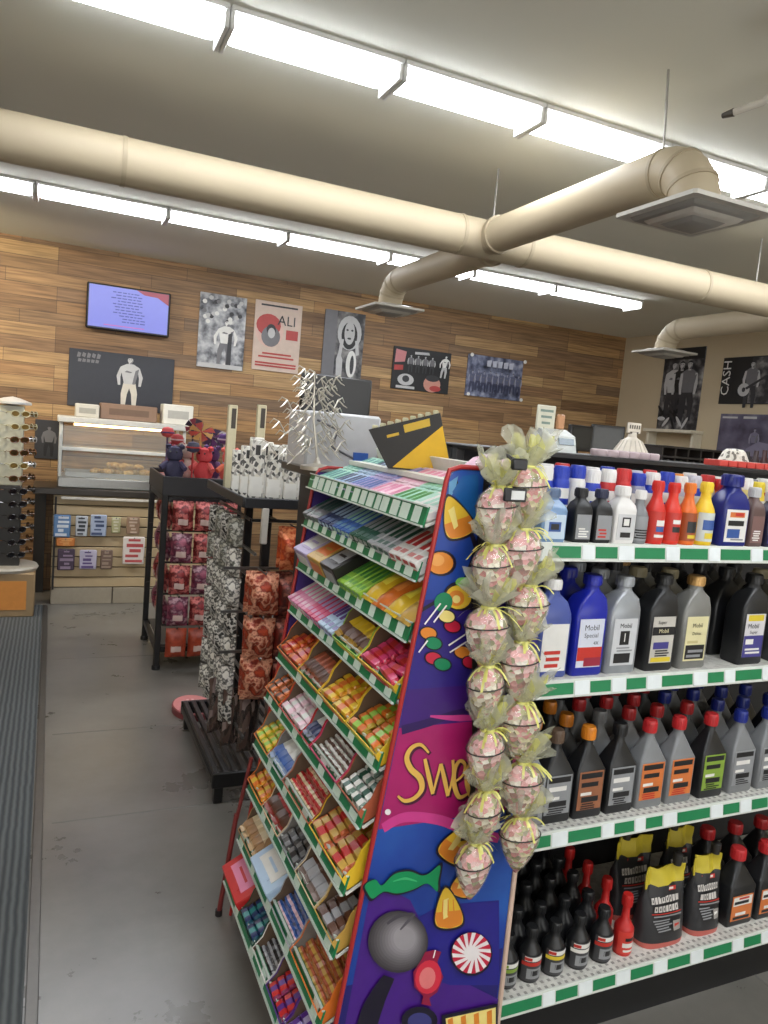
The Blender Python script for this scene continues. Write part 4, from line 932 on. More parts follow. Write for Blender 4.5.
# wavy borders
stroke(DPURP, [(lx(728), 730), (430, 722), (460, 712), (500, 706)], [0.02, 0.018, 0.014, 0.01])
stroke(PINKL, [(lx(826), 828), (405, 817), (440, 820), (470, 832), (499, 838)], [0.022] * 5)
stroke(PINKL, [(430, 716), (460, 718), (499, 716)], [0.004, 0.014, 0.01])
stroke(INK, [(lx(640), 612), (435, 602), (460, 588), (478, 540), (484, 510)], [0.008] * 5)
stroke(INK, [(455, 480), (466, 520), (478, 560), (470, 610)], [0.01, 0.008, 0.012, 0.014])
paint(C(90, 150, 190, 0.3), [(449, 482), (458, 476), (455, 490), (448, 500)])
paint(C(26, 92, 158, 0.3), [(452, 492), (462, 476), (478, 474), (478, 530), (468, 520), (458, 500)])
def corn(cx, cy, s, rot):               # candy corn: outline, yellow, orange, pale tip
    def L(k, sc): 
        pts = [(0, -1.15), (0.42, -0.55), (0.72, 0.35), (0.62, 0.85), (0, 1.0), (-0.62, 0.85), (-0.72, 0.35), (-0.42, -0.55)]
        return [(cx + s * sc * (x * math.cos(rot) - y * math.sin(rot)), cy + s * sc * (x * math.sin(rot) + y * math.cos(rot))) for x, y in pts]
    paint(INK, smooth(L(0, 1.12))); paint(YEL, smooth(L(0, 1.0)))
    paint(ORA, [(cx + s * (x * math.cos(rot) - y * math.sin(rot)), cy + s * (x * math.sin(rot) + y * math.cos(rot))) for x, y in [(-0.66, 0.1), (0.66, 0.1), (0.72, 0.35), (0.62, 0.85), (0, 1.0), (-0.62, 0.85), (-0.72, 0.35)]])
    paint(CRM, [(cx + s * (x * math.cos(rot) - y * math.sin(rot)), cy + s * (x * math.sin(rot) + y * math.cos(rot))) for x, y in [(-0.25, -0.5), (0.1, -0.6), (-0.05, 0.4), (-0.3, 0.5)]])
corn(456, 518, 20, -0.35)
paint(INK, ell(441, 563, 15, 13)); paint(ORA, ell(440, 563, 13, 11)); paint(C(230, 160, 80, 0.3), ell(437, 560, 7, 6))
# lollies in the middle
paint(INK, ell(459, 596, 16, 15)); paint(YEL, ell(458, 597, 13, 12)); paint(ORA, ell(456, 598, 8, 8)); paint(CRM, ell(456, 599, 4, 4))
paint(GRN, ell(443, 602, 9, 10, 0.5)); paint(C(120, 190, 90, 0.3), ell(463, 582, 8, 5))
for cx, cy, m in ((452, 626, REDP), (428, 633, ORA), (433, 643, GRN), (433, 658, REDP), (442, 664, GRN), (462, 652, ORA), (446, 616, CRM), (470, 662, REDP)):
    paint(INK, ell(cx, cy, 9.5, 7, 0.2)); paint(m, ell(cx, cy, 8, 5.8, 0.2))
for a, c in (((424, 624), (440, 603)), ((433, 622), (446, 605)), ((448, 645), (472, 629)), ((418, 652), (427, 640)), ((449, 652), (474, 636))): stroke(WHT, [a, c], [0.0035, 0.0035])
# the word: Sweet (its end is behind the bags)
LET = [([(428, 752), (420, 744), (411, 747), (406, 757), (410, 768), (419, 777), (421, 788), (414, 797), (404, 800), (397, 795)], [0.004, .007, .01, .011, .012, .013, .012, .01, .008, .004]),
       ([(424, 758), (428, 776), (432, 793)], [.007, .01, .008]), ([(432, 793), (437, 774), (440, 763)], [.005, .006, .007]), ([(440, 763), (444, 780), (447, 795)], [.007, .01, .008]), ([(447, 795), (452, 775), (452, 759)], [.005, .006, .007])]
for dx, dy in ((0, 0), (13, 0)):
    LET.append(([(454 + dx, 781), (462 + dx, 774), (464 + dx, 764), (459 + dx, 760), (454 + dx, 768), (453 + dx, 782), (458 + dx, 796), (467 + dx, 793)], [.005, .006, .007, .008, .01, .011, .01, .005]))
LET += [([(487, 745), (487, 775), (490, 797), (497, 793)], [.008, .01, .01, .005]), ([(480, 762), (496, 760)], [.006, .006])]
for pts, ws in LET: stroke(C(70, 12, 48, 0.3), [(x + 1.5, y + 1.5) for x, y in pts], [v + 0.004 for v in ws])
for pts, ws in LET: stroke(GOLD, pts, ws)
paint(WHT, ell(387, 811, 3, 3))
corn(457, 843, 20, 0.55); corn(462, 882, 14, 0.3); corn(447, 908, 19, -0.1)
for x in (-5, 0, 5): stroke(ORA, [(447 + x, 898), (447 + x * 1.2, 914)], [0.002, 0.004])
# green wrapped sweet
GL_ = [(364, 884), (374, 878), (381, 884), (393, 873), (408, 870), (420, 874), (428, 872), (439, 864), (437, 880), (436, 890), (426, 882), (412, 888), (396, 892), (383, 890), (372, 897), (367, 892)]
paint(INK, smooth([(400 + (x - 400) * 1.06, 882 + (y - 882) * 1.18) for x, y in GL_])); paint(C(14, 140, 82, 0.3), smooth(GL_)); stroke(C(60, 176, 110, 0.3), [(392, 880), (404, 877), (416, 880)], [0.002, 0.006, 0.002])
# dark lollipop with grey ball
stroke(INK, [(388, 975), (372, 1005), (362, 1040)], [0.03, 0.05, 0.05])
for i in range(10): g = 60 + i * 10; paint(C(g, g - 4, g, 0.3), ell(397 + i * 0.7, 940 - i * 0.4, 30 - i * 2.1, 31 - i * 2.1, n=28))
stroke(C(70, 66, 74, 0.3), [(386, 922), (398, 914), (412, 912)], [0.006, 0.01, 0.005]); stroke(C(84, 80, 88, 0.3), [(399, 928), (408, 918), (414, 912)], [0.004, 0.009, 0.003])
# red wrapped sweet
paint(C(140, 24, 60, 0.3), [(433, 948), (440, 950), (436, 960), (442, 975), (436, 990), (428, 996), (430, 1004), (420, 1002), (422, 994), (413, 985), (412, 970), (420, 958), (424, 950)])
paint(C(206, 44, 66, 0.3), ell(427, 975, 13, 17, 0.2)); paint(C(222, 120, 120, 0.3), ell(426, 976, 8, 11, 0.2)); stroke(WHT, [(434, 948), (432, 956)], [.003, .003])
# peppermint
paint(INK, ell(470, 952, 21, 22)); paint(WHT, ell(470, 951, 19.5, 20.5))
for i in range(14):
    a0 = 2 * PI * i / 14; a1 = a0 + 0.24
    paint(REDP, [(470 + 7 * math.cos(a0 - .2), 951 + 7 * math.sin(a0 - .2)), (470 + 19.6 * math.cos(a0), 951 + 20.6 * math.sin(a0)), (470 + 19.6 * math.cos(a1), 951 + 20.6 * math.sin(a1))])
# striped roll at the bottom
paint(INK, [(440, 1013), (496, 1001), (496, 1060), (444, 1060)]); paint(CRM, [(444, 1016), (494, 1005), (494, 1056), (448, 1056)])
for i in range(4): paint(ORA, [(446 + i * 13, 1017 - i * 2.6), (451 + i * 13, 1015 - i * 2.6), (455 + i * 12, 1056), (450 + i * 12, 1056)])
paint(INK, ell(418, 1018, 18, 14)); paint(C(60, 60, 120, 0.3), ell(418, 1019, 12, 9))
ab.build('panel_artwork', artm, t_rack, smooth=False)

# ---- goods on the tiers
def bar_geo(L, W, H):
    """wrapped bar: bulged middle, flat crimped ends; length along x"""
    b = MB(); st = [(-.5, 0.92, 0.06), (-.42, 0.95, 0.10), (-.38, 0.9, 0.8), (-.30, 1, 1), (-.14, 1, 1), (.14, 1, 1), (.30, 1, 1), (.38, 0.9, 0.8), (.42, 0.95, 0.10), (.5, 0.92, 0.06)]
    rings = []
    for s, ww, hh in st:
        a, c = W / 2 * ww, H / 2 * hh
        rings.append([(s * L, a * 0.72, c), (s * L, -a * 0.72, c), (s * L, -a, c * .35), (s * L, -a, -c * .35), (s * L, -a * .72, -c), (s * L, a * .72, -c), (s * L, a, -c * .35), (s * L, a, c * .35)])
    b.loft(rings, mis=[2, 2, 0, 0, 1, 0, 0, 2, 2])
    return b
_bm = {}
def bar_mesh(kind, c1, c2, dims):
    k = (kind, c1, c2, dims)
    if k not in _bm:
        L, W, H = dims
        if kind == 'bar': b = bar_geo(L, W, H)
        else:
            b = MB(); b.box((0, 0, 0), (L, W, H), 0, b=min(H, W) * 0.12); b.box((L * 0.12, 0, H / 2), (L * 0.5, W * 0.62, 0.0008), 1); b.box((-L / 2, 0, 0), (0.0008, W * 0.7, H * 0.6), 1); b.box((-L * 0.34, 0, H / 2), (L * 0.12, W * 0.7, 0.0008), 2)
        _bm[k] = b.mesh('candy_bar' if kind == 'bar' else 'gum_pack', [C(*c1, 0.3), C(*c2, 0.3), C(*[int((p + q_) / 2) for p, q_ in zip(c1, c2)], 0.3)])
    return _bm[k]
COLN = [('red', (196, 44, 44)), ('orange', (222, 116, 40)), ('yellow', (230, 190, 44)), ('gold', (200, 160, 74)), ('green', (70, 146, 66)), ('lime', (150, 196, 70)), ('mint', (170, 214, 196)), ('teal', (40, 128, 124)), ('blue', (58, 98, 172)), ('pale blue', (176, 200, 224)), ('navy', (36, 48, 92)), ('purple', (92, 50, 140)), ('lavender', (182, 168, 206)), ('pink', (222, 132, 166)), ('hot pink', (210, 60, 110)), ('white', (226, 224, 218)), ('silver', (168, 168, 172)), ('grey', (116, 116, 118)), ('brown', (92, 56, 38)), ('black', (40, 36, 36)), ('cream', (226, 206, 166)), ('copper', (176, 90, 60)), ('dark green', (30, 80, 60)), ('pale pink', (236, 200, 210)), ('tan', (170, 130, 90))]
CC = dict(COLN)
CARD_IN = C(104, 84, 66, 0.7); CARD_G = C(128, 122, 116, 0.7)
def place(mesh, name, M, loc, rz=0, rx=0):
    k = 0.09 if name != 'gum_pack' else 0.02
    return inst(mesh, name, None, M @ Matrix.Translation((loc[0], loc[1], loc[2] + rr.uniform(0, .003))) @ Matrix.Rotation(rz + rr.uniform(-k, k), 4, 'Z') @ Matrix.Rotation(rx + rr.uniform(-.16, .16) * (name != 'gum_pack'), 4, 'X') @ Matrix.Rotation(rr.uniform(-.07, .07) * (name != 'gum_pack'), 4, 'Y'))
rr = random.Random(33)
TIERW = ['top tier', 'second tier', 'third tier', 'fourth tier', 'fifth tier', 'sixth tier', 'seventh tier', 'eighth tier', 'ninth tier', 'bottom tier']
def tray_box(i, u0, u1, bc, inner, pos, style, c1, c2, dep=0.16, hb=0.072, hf=0.03):
    """open counter carton on tier i between u0 and u1 (u grows towards the end panel), filled"""
    M, _ = FR[i]; W = u1 - u0 - 0.004; th = 0.0025; v0 = 0.006
    b = MB(M @ Matrix.Translation(((u0 + u1) / 2, v0, 0.0)))
    b.box((0, dep / 2, th / 2), (W, dep, th), 0)
    for s in (-1, 1):
        prof = [(0, 0), (dep, 0), (dep, hb), (dep * .55, hb), (dep * .38, hb * .86), (dep * .22, hf * 1.35), (0.0, hf)]
        x0 = s * (W / 2 - th / 2)
        b.prism(prof, 0, x0 - th / 2, x0 + th / 2, 0)
        b.prism([(y + .001, z - .001) if y > dep / 2 else (y + .001, max(z - .001, 0.001)) for y, z in prof], 0, x0 - s * th / 2 - s * 0.0006, x0 - s * th / 2 - s * 0.0001, 1)
    b.box((0, th / 2, hf / 2), (W - 2 * th, th, hf), 0); b.box((0, dep - th / 2, hb / 2), (W - 2 * th, th, hb), 0)
    b.box((0, -0.0006, hf * 0.5), (W * 0.7, 0.0012, hf * 0.5), 2)
    cn = '%s carton of %s and %s sweets, %s, %s' % (bc, c1, c2, TIERW[i], pos)
    o = b.build('candy_carton', [C(*CC[bc], 0.45), CARD_IN if inner == 'brown' else CARD_G, C(*CC[c2], 0.45)], smooth=False)
    tag(o, cn, 'carton', 'open cartons on the candy rack')
    iw = W - 2 * th - 0.004; iu = (u0 + u1) / 2
    g = 'sweets in %s carton, %s, %s' % (bc, TIERW[i], pos); lb = '%s and %s sweet in %s carton, %s, %s' % (c1, c2, bc, TIERW[i], pos)
    if style == 'rows':                  # bars lying along the rack, rows one behind another, two stacks side by side
        n = 5; hgt = 0.017; wd = (0.105) / n; ns = 2 if iw > 0.11 else 1; L = iw / ns - 0.002
        me = bar_mesh('bar', CC[c1], CC[c2], (round(L, 3), round(wd * 1.0, 4), hgt))
        for s in range(ns):
            for k in range(n):
                for lay in range(2):
                    if lay == 1 and k in (4,): continue
                    tag(place(me, 'candy_bar', M, (iu - iw / 2 + (s + .5) * iw / ns, v0 + 0.006 + wd * (k + .5), th + hgt * (0.52 + lay * 1.02))), lb, 'candy bar', g)
    elif style == 'ends':                # bars lying up the slope, side by side
        n = max(3, int(iw / 0.03)); wd = iw / n; hgt = 0.018
        me = bar_mesh('bar', CC[c1], CC[c2], (0.12, round(wd * 0.98, 4), hgt))
        for k in range(n):
            for lay in range(2):
                tag(place(me, 'candy_bar', M, (iu - iw / 2 + wd * (k + .5), v0 + 0.068, th + hgt * (0.52 + lay * 1.02)), PI / 2), lb, 'candy bar', g)
    elif style == 'minis':               # many small pieces on edge
        nx_, ny = max(3, int(iw / 0.022)), 5; wd = iw / nx_
        me = bar_mesh('bar', CC[c1], CC[c2], (0.028, round(wd * .95, 4), 0.02))
        for k in range(nx_):
            for j in range(ny):
                tag(place(me, 'candy_piece', M, (iu - iw / 2 + wd * (k + .5), v0 + 0.019 + j * 0.0285, th + 0.011 + (0.0)), PI / 2 ), lb, 'candy', g)
def closed_box(i, u0, u1, c1, c2, pos, h=0.05, dep=0.12):
    M, _ = FR[i]; W = u1 - u0 - 0.004
    b = MB(M @ Matrix.Translation(((u0 + u1) / 2, 0.006, 0.0)))
    b.box((0, dep / 2, h / 2), (W, dep, h), 0, b=0.003); b.box((0, dep * .45, h + 0.0005), (W * .7, dep * .45, 0.001), 1); b.box((0, -0.0005, h / 2), (W * .7, 0.001, h * .5), 1)
    for k in range(3): b.box((0, dep * (.2 + .25 * k), h + 0.0012), (W * (.5 - .1 * k), dep * .07, 0.0008), 0)
    tag(b.build('candy_box', [C(*CC[c1], 0.35), C(*CC[c2], 0.35)]), '%s and %s closed box, %s, %s' % (c1, c2, TIERW[i], pos), 'box', 'closed boxes on the candy rack')
def pillow_bags(i, u0, u1, cols, pos, n):
    M, _ = FR[i]
    for k in range(n):
        c = cols[k % len(cols)]; W = (u1 - u0) / n * 1.0
        me = bag_mesh('candy_bag', W - 0.002, 0.13, 0.034, [C(*CC[c], 0.28), C(*[min(255, v + 40) for v in CC[c]], 0.3)], 60 + k, 0.006, label=(0.5, .3, .6))
        o = inst(me, 'candy_bag', None, M @ Matrix.Translation((u0 + W * (k + .5), 0.14, 0.026 + 0.0)) @ Matrix.Rotation(-PI / 2, 4, 'X') )
        tag(o, 'glossy %s bag of sweets, %s, %s, %s of four' % (c, TIERW[i], pos, ORD[k]), 'candy bag', 'bags of sweets on the candy rack')
def packs(i, u0, u1, c1, c2, pos, n, v0=0.006, dims=(0.1, 0.02), lays=1, rows=1):
    M, _ = FR[i]; wd = (u1 - u0) / n
    me = bar_mesh('pack', CC[c1], CC[c2], (dims[0], round(wd * 0.95, 4), dims[1]))
    for r_ in range(rows):
        for k in range(n):
            for lay in range(lays):
                tag(place(me, 'gum_pack', M, (u0 + wd * (k + .5), v0 + dims[0] / 2 + r_ * (dims[0] + 0.004), dims[1] * (0.52 + lay * 1.01)), PI / 2 + rr.uniform(-.03, .03)), '%s and %s pack on %s, %s' % (c1, c2, TIERW[i], pos), 'gum pack', '%s packs, %s, %s' % (c1, TIERW[i], pos))
U = RL
def span(fr0, fr1): return (U * fr0, U * fr1)   # fractions counted from the far end
POS = lambda a, c: 'at the far end' if a < 0.02 else 'beside the end panel' if c > 0.98 else 'far of middle' if (a + c) / 2 < 0.4 else 'at the middle' if (a + c) / 2 < 0.6 else 'near of middle'
# tier 0: two rows of pale gum packs
for a, c, c1, c2, n in [(0, .16, 'mint', 'teal', 4), (.16, .32, 'pale blue', 'navy', 4), (.32, .5, 'lavender', 'blue', 5), (.5, .68, 'pale pink', 'pink', 4), (.68, .84, 'mint', 'green', 4), (.84, 1, 'white', 'mint', 4)]:
    s = span(a, c); packs(0, s[0], s[1], c1, c2, ['at the far end', 'second group from far end', 'third group from far end', 'third group from end panel', 'second group from end panel', 'beside the end panel'][int(a * 6 + .2)], n, rows=2, dims=(0.102, 0.018))
for a, c, c1, c2, n in [(0, .18, 'grey', 'dark green', 4), (.18, .34, 'navy', 'pale blue', 4), (.34, .5, 'blue', 'mint', 4), (.5, .66, 'dark green', 'silver', 4), (.66, .82, 'silver', 'dark green', 4), (.82, 1, 'white', 'red', 4)]:
    s = span(a, c); packs(1, s[0], s[1], c1, c2, ['at the far end', 'second group from far end', 'third group from far end', 'third group from end panel', 'second group from end panel', 'beside the end panel'][int(a * 6 + .2)], n, rows=1, lays=2, dims=(0.115, 0.016))
s = span(0, .17); closed_box(2, *s, 'lavender', 'white', 'at the far end', 0.06)
s = span(.17, .32); closed_box(2, *s, 'gold', 'orange', 'second from the far end', 0.062)
s = span(.32, .46); closed_box(2, *s, 'black', 'silver', 'third from the far end', 0.064)
s = span(.46, .66); packs(2, *s, 'lime', 'green', 'near of middle', 6, lays=2, dims=(0.12, 0.018))
s = span(.66, 1); pillow_bags(2, *s, ['yellow', 'orange', 'yellow', 'gold'], 'beside the end panel', 4)
s = span(0, .2); packs(3, *s, 'pink', 'white', 'at the far end', 5, lays=2, dims=(0.12, 0.018))
s = span(.2, .36); packs(3, *s, 'hot pink', 'lavender', 'second group from far end', 4, lays=2, dims=(0.12, 0.018))
s = span(.36, .5); packs(3, *s, 'pale blue', 'purple', 'at the middle', 4, lays=2, dims=(0.12, 0.018))
s = span(.5, .73); tray_box(3, *s, 'lime', 'brown', 'near of middle', 'ends', 'brown', 'yellow')
s = span(.73, 1); tray_box(3, *s, 'yellow', 'brown', 'beside the end panel', 'rows', 'hot pink', 'red')
T_ = [
 (4, [(.27, 'orange', 'brown', 'rows', 'orange', 'red'), (.23, 'yellow', 'brown', 'ends', 'brown', 'copper'), (.26, 'yellow', 'brown', 'rows', 'yellow', 'orange'), (.24, 'yellow', 'brown', 'rows', 'orange', 'lime')]),
 (5, [(.2, 'orange', 'grey', 'rows', 'orange', 'brown'), (.26, 'red', 'brown', 'rows', 'pale pink', 'white'), (.1, 'red', 'grey', 'ends', 'navy', 'white'), (.26, 'hot pink', 'brown', 'minis', 'white', 'brown'), (.18, 'copper', 'brown', 'rows', 'white', 'dark green')]),
 (6, [(.2, 'orange', 'grey', 'rows', 'yellow', 'lime'), (.2, 'silver', 'grey', 'ends', 'blue', 'white'), (.3, 'copper', 'brown', 'minis', 'red', 'cream'), (.3, 'yellow', 'brown', 'rows', 'gold', 'red')]),
 (7, [(.22, 'orange', 'brown', 'rows', 'orange', 'yellow'), (.22, 'cream', 'brown', 'ends', 'brown', 'red'), (.2, 'silver', 'grey', 'rows', 'grey', 'black'), (.2, 'cream', 'brown', 'ends', 'silver', 'brown'), (.16, 'gold', 'brown', 'rows', 'brown', 'silver')]),
 (8, [(.24, 'tan', 'brown', 'ends', 'tan', 'cream'), (.24, None, 'pale blue', 'white', '', ''), (.24, 'silver', 'brown', 'minis', 'blue', 'pale pink'), (.28, 'orange', 'grey', 'minis', 'copper', 'gold')]),
 (9, [(.26, None, 'red', 'pink', '', ''), (.2, 'dark green', 'brown', 'rows', 'navy', 'teal'), (.18, 'white', 'brown', 'minis', 'silver', 'black'), (.18, 'purple', 'brown', 'rows', 'red', 'purple'), (.18, 'purple', 'brown', 'rows', 'purple', 'lavender')])]
for i, lst in T_:
    a = 0
    for k, (wf, bc, inn, st_, c1, c2) in enumerate(lst):
        pos = 'at the far end' if k == 0 else 'beside the end panel' if k == len(lst) - 1 else '%s from far end' % ORD[k]
        s = span(a, min(1, a + wf))
        if bc is None: closed_box(i, *s, inn, st_, pos, 0.05, 0.11)
        else: tray_box(i, *s, bc, inn, pos, st_, c1, c2)
        a += wf
# ---- on top of the candy rack
t = thing('counter_display', 'black and yellow tilted counter display box on top of the candy rack', 'display box', (0, 0, 0))
A = [PY(366, 428, 1.72), PY(388, 466, 1.72), PY(441, 466, 1.60), PY(427, 412, 1.60)]
zb_ = 1.402
p_tl, p_bl, p_br, p_tr = A
base = Vector((0.88, 1.66, zb_)); t.location = base
xl_, xr_ = 0.80, 0.945
def W_(x, y, z): return Vector((x, y, z)) - base
yA, yB = 1.80, 1.58                                  # far-left end, near-right end
fl = W_(0.79, 1.745, zb_); fr_ = W_(0.935, 1.665, zb_); d = (fr_ - fl); L = d.length
ang = math.atan2(d.y, d.x)
Mx = Matrix.Translation(fl) @ Matrix.Rotation(ang, 4, 'Z')
b = MB(Mx); b.prism([(0, 0), (L, 0), (L - 0.045, 0.152), (-0.058, 0.094)], 1, 0.0, 0.05, 0); b.build('carton', C(36, 34, 32, 0.4), t)
b = MB(Mx); b.add([(0.012, -0.0006, 0.004), (L - 0.002, -0.0006, 0.004), (L - 0.036, -0.0006, 0.12)], [(0, 1, 2)]); b.build('yellow_corner', C(226, 178, 26, 0.4), t)
b = MB(Mx); b.add([(0.03, -0.0006, 0.113), (0.095, -0.0006, 0.136), (0.099, -0.0006, 0.117), (0.036, -0.0006, 0.094)], [(0, 1, 2, 3)]); b.add([(-0.01, -0.0006, 0.084), (0.02, -0.0006, 0.094), (0.022, -0.0006, 0.087), (-0.008, -0.0006, 0.077)], [(0, 1, 2, 3)]); b.build('yellow_label', C(206, 170, 50, 0.4), t)
b = MB(Mx)
for i in range(9):
    q_ = (i + .5) / 9; b.box((-0.052 + q_ * (L + 0.005), 0.02, 0.098 + q_ * 0.057), (0.014, 0.03, 0.012), 0, b=0.002)
b.build('packet_tops', C(190, 184, 150, 0.4), t)
# pink soft bag
b = MB(); b.lathe([(0.04, 0.0), (0.056, 0.008), (0.058, 0.03), (0.04, 0.052), (0.015, 0.062), (0.0, 0.064)], 18, sx=1.3, sy=0.9)
for v in b.v: v += noise.noise_vector(v * 30) * 0.006 * (1 if v.z > 0.004 else 0)
tag(b.build('pink_bag', C(226, 186, 206, 0.5), loc=(0.885, 1.40, 1.402)), 'soft pale pink bag on the rack top beside the yellow display', 'bag')

# ================================================================== MOTOR OIL GONDOLA
GX0, GX1, GY0, GY1 = 0.958, 2.75, 1.306, 1.72
DECK = [1.287, 0.974, 0.609, 0.198]
PERF = mottled('perforated_deck', [(206, 204, 196), (214, 212, 204), (196, 194, 186)], 70, 0.45)
t_g = thing('store_gondola', 'white shelved gondola of motor oil with green price strips', 'shelving', (GX0, GY0, 0))
GL_L = GX1 - GX0
rr = random.Random(41)
for i, z in enumerate(DECK):
    b = MB(); b.box((GL_L / 2, 0.205, z - 0.008), (GL_L, 0.40, 0.016), 0, b=0.002)
    if i in (2, 3):
        for k in range(int(GL_L / 0.02)):
            for r_ in range(2): b.box((0.02 + k * 0.02, 0.012 + r_ * 0.018, z + 0.0003), (0.008, 0.008, 0.0006), 1)
    sh = b.build('shelf', [PERF, C(150, 148, 142, 0.6)], t_g)
    T = Matrix.Translation((0, -0.002, z - 0.038)) @ Matrix.Rotation(math.radians(-8), 4, 'X')
    b = MB(T); b.box((GL_L / 2, 0, 0.02), (GL_L, 0.006, 0.042), 0, b=0.001)
    st = b.build('price_strip', C(208, 212, 204, 0.45), t_g)
    x = 0.04; k = 0
    while x < GL_L - 0.08:
        wd = rr.uniform(0.05, 0.12)
        MB(T).box((x + wd / 2, -0.0038, 0.02), (wd, 0.0012, 0.026), 0).build('green_strip', GREEN, st)
        tw = rr.uniform(0.03, 0.045)
        MB(T).box((x + wd + 0.004 + tw / 2, -0.0042, 0.02), (tw, 0.0014, 0.032), 0).build('price_tag', C(222, 228, 228, 0.4), st)
        x += wd + tw + 0.008
MB().box((GL_L / 2, 0.07, 0.075), (GL_L, 0.02, 0.15)).build('kick_plate', C(18, 18, 19, 0.5), t_g)
MB().box((GL_L / 2, 0.43, 0.745), (GL_L, 0.03, 1.46)).build('back_panel', C(40, 40, 42, 0.6), t_g)
for x in (0.012, GL_L - 0.012): MB().box((x, 0.40, 0.745), (0.024, 0.024, 1.46), b=0.002).build('upright', C(60, 60, 60, 0.5), t_g)
for z in DECK[:3]:
    for x in (0.006, GL_L - 0.006): MB().prism([(0.02, z - 0.018), (0.4, z - 0.018), (0.4, z - 0.07)], 0, x - 0.002, x + 0.002).build('shelf_bracket', C(190, 188, 180, 0.5), t_g)
MB().box((GL_L / 2, 0.43, 1.473), (GL_L, 0.4, 0.014), b=0.003).build('top_ledge', C(26, 24, 24, 0.45), t_g)

def bottle(kind, W, D, H, body, cap, label, x, y, z, text, cat='oil bottle', group=None, prints=(), texts=(), name=None, neck=None, lab=(0.08, 0.62), capH=None, labW=0.8, nx=0.0):
    tt = thing(name or {'round': 'additive_bottle'}.get(kind, 'oil_bottle'), text, cat, (x, y, z), 0, group)
    b = MB(); ch = capH or H * 0.1; nr = neck or W * 0.19; hb = H - ch
    if kind == 'quart':
        b.loft([rrect(W * .94, D * .9, 0), rrect(W, D, 0.006), rrect(W, D, hb * .66), rrect(W * .95, D * .95, hb * .74, nx * .2), rrect(W * .74, D * .8, hb * .86, nx * .7), rrect(nr * 2.2, nr * 2.2, hb * .94, nx, r=1), rrect(nr * 1.9, nr * 1.9, hb, nx, r=1)])
        for s in (-1, 1): b.box((s * W * 0.44, -D * .42, hb * .36), (W * .05, D * .12, hb * .5), 0, b=0.001)
    elif kind == 'pyramid':
        b.loft([rrect(W * .95, D * .92, 0, r=.2), rrect(W, D, 0.006, r=.2), rrect(W, D, hb * .62, r=.2), rrect(W * .93, D * .94, hb * .65, r=.25), rrect(nr * 2.1, nr * 2.1, hb * .9, r=.6), rrect(nr * 1.9, nr * 1.9, hb * .93, r=1), rrect(nr * 1.9, nr * 1.9, hb, r=1)])
    elif kind == 'round':
        b.lathe([(W * .46, 0), (W * .5, 0.006), (W * .5, hb * .62), (W * .44, hb * .7), (nr * 1.25, hb * .82), (nr, hb * .9), (nr, hb)], 20)
    elif kind == 'spout':
        b.lathe([(W * .46, 0), (W * .5, 0.006), (W * .5, hb * .55), (W * .42, hb * .6), (nr * 1.5, hb * .66), (nr, hb * .72), (nr * .8, hb)], 18)
    elif kind == 'can':
        b.lathe([(W * .47, 0), (W * .5, 0.004), (W * .5, hb * .92), (W * .42, hb)], 20)
    elif kind == 'jug':
        b.loft([rrect(W * .95, D * .92, 0), rrect(W, D, 0.008), rrect(W, D, hb * .7), rrect(W * .9, D * .92, hb * .8), rrect(W * .45, D * .6, hb * .93, nx), rrect(nr * 2, nr * 2, hb, nx, r=1)])
    b.build('body', body, tt)
    cr = W * .43 if kind == 'can' else nr * 1.22
    c = MB(); c.lathe([(cr, hb - 0.001), (cr, hb + ch * .85), (cr * .9, hb + ch)], 18, c=(nx if kind in ('quart', 'jug') else 0, 0, 0))
    for i in range(18):
        a = 2 * PI * i / 18; c.box(((nx if kind in ('quart', 'jug') else 0) + cr * math.cos(a), cr * math.sin(a), hb + ch * .42), (0.0012, 0.0012, ch * .7))
    c.build('cap', cap, tt)
    if label:
        z0, z1 = hb * lab[0], hb * lab[1]; mats = [label]; b = MB()
        if kind in ('round', 'spout', 'can'):
            n = 13; R = W * .5 + 0.0006; A = 1.25
            def cyl(u0, u1, v0, v1, mi, k):
                m_ = max(1, int((u1 - u0) * 12)); vs = []
                for i in range(m_ + 1):
                    a = -PI / 2 + A * (2 * (u0 + (u1 - u0) * i / m_) - 1); r_ = R + k * 0.0003
                    vs += [(r_ * math.cos(a), r_ * math.sin(a), z0 + (z1 - z0) * v0), (r_ * math.cos(a), r_ * math.sin(a), z0 + (z1 - z0) * v1)]
                b.add(vs, [(2 * i, 2 * i + 2, 2 * i + 3, 2 * i + 1) for i in range(m_)], mi)
            cyl(0, 1, 0, 1, 0, 0)
            for k, (m, u0, v0, u1, v1) in enumerate(prints):
                if m not in mats: mats.append(m)
                cyl(u0, u1, v0, v1, mats.index(m), 1 + k * .3)
        else:
            lw = W * labW; yb = -D / 2 - 0.0006; b.box((0, yb, (z0 + z1) / 2), (lw, 0.001, z1 - z0), 0)
            k = 0
            for (m, u0, v0, u1, v1) in prints:
                if m not in mats: mats.append(m)
                k += 1; yy = yb - 0.0006 - k * 0.00012
                vs = [(-lw / 2 + u * lw, yy, z0 + v * (z1 - z0)) for u, v in ((u0, v0), (u1, v0), (u1, v1), (u0, v1))]
                b.add(vs, [(0, 1, 2, 3)], mats.index(m))
            for (m, s, u, v, sz) in texts:
                if m not in mats: mats.append(m)
                k += 1; yy = yb - 0.0006 - k * 0.00012; vs, fs = text_geo(s, 1.0)
                b.add([(-lw / 2 + u * lw + a * sz, yy, z0 + v * (z1 - z0) + c_ * sz) for a, c_, _ in vs], fs, mats.index(m))
        b.build('label', mats, tt, smooth=kind in ('round', 'spout', 'can'))
    return tt
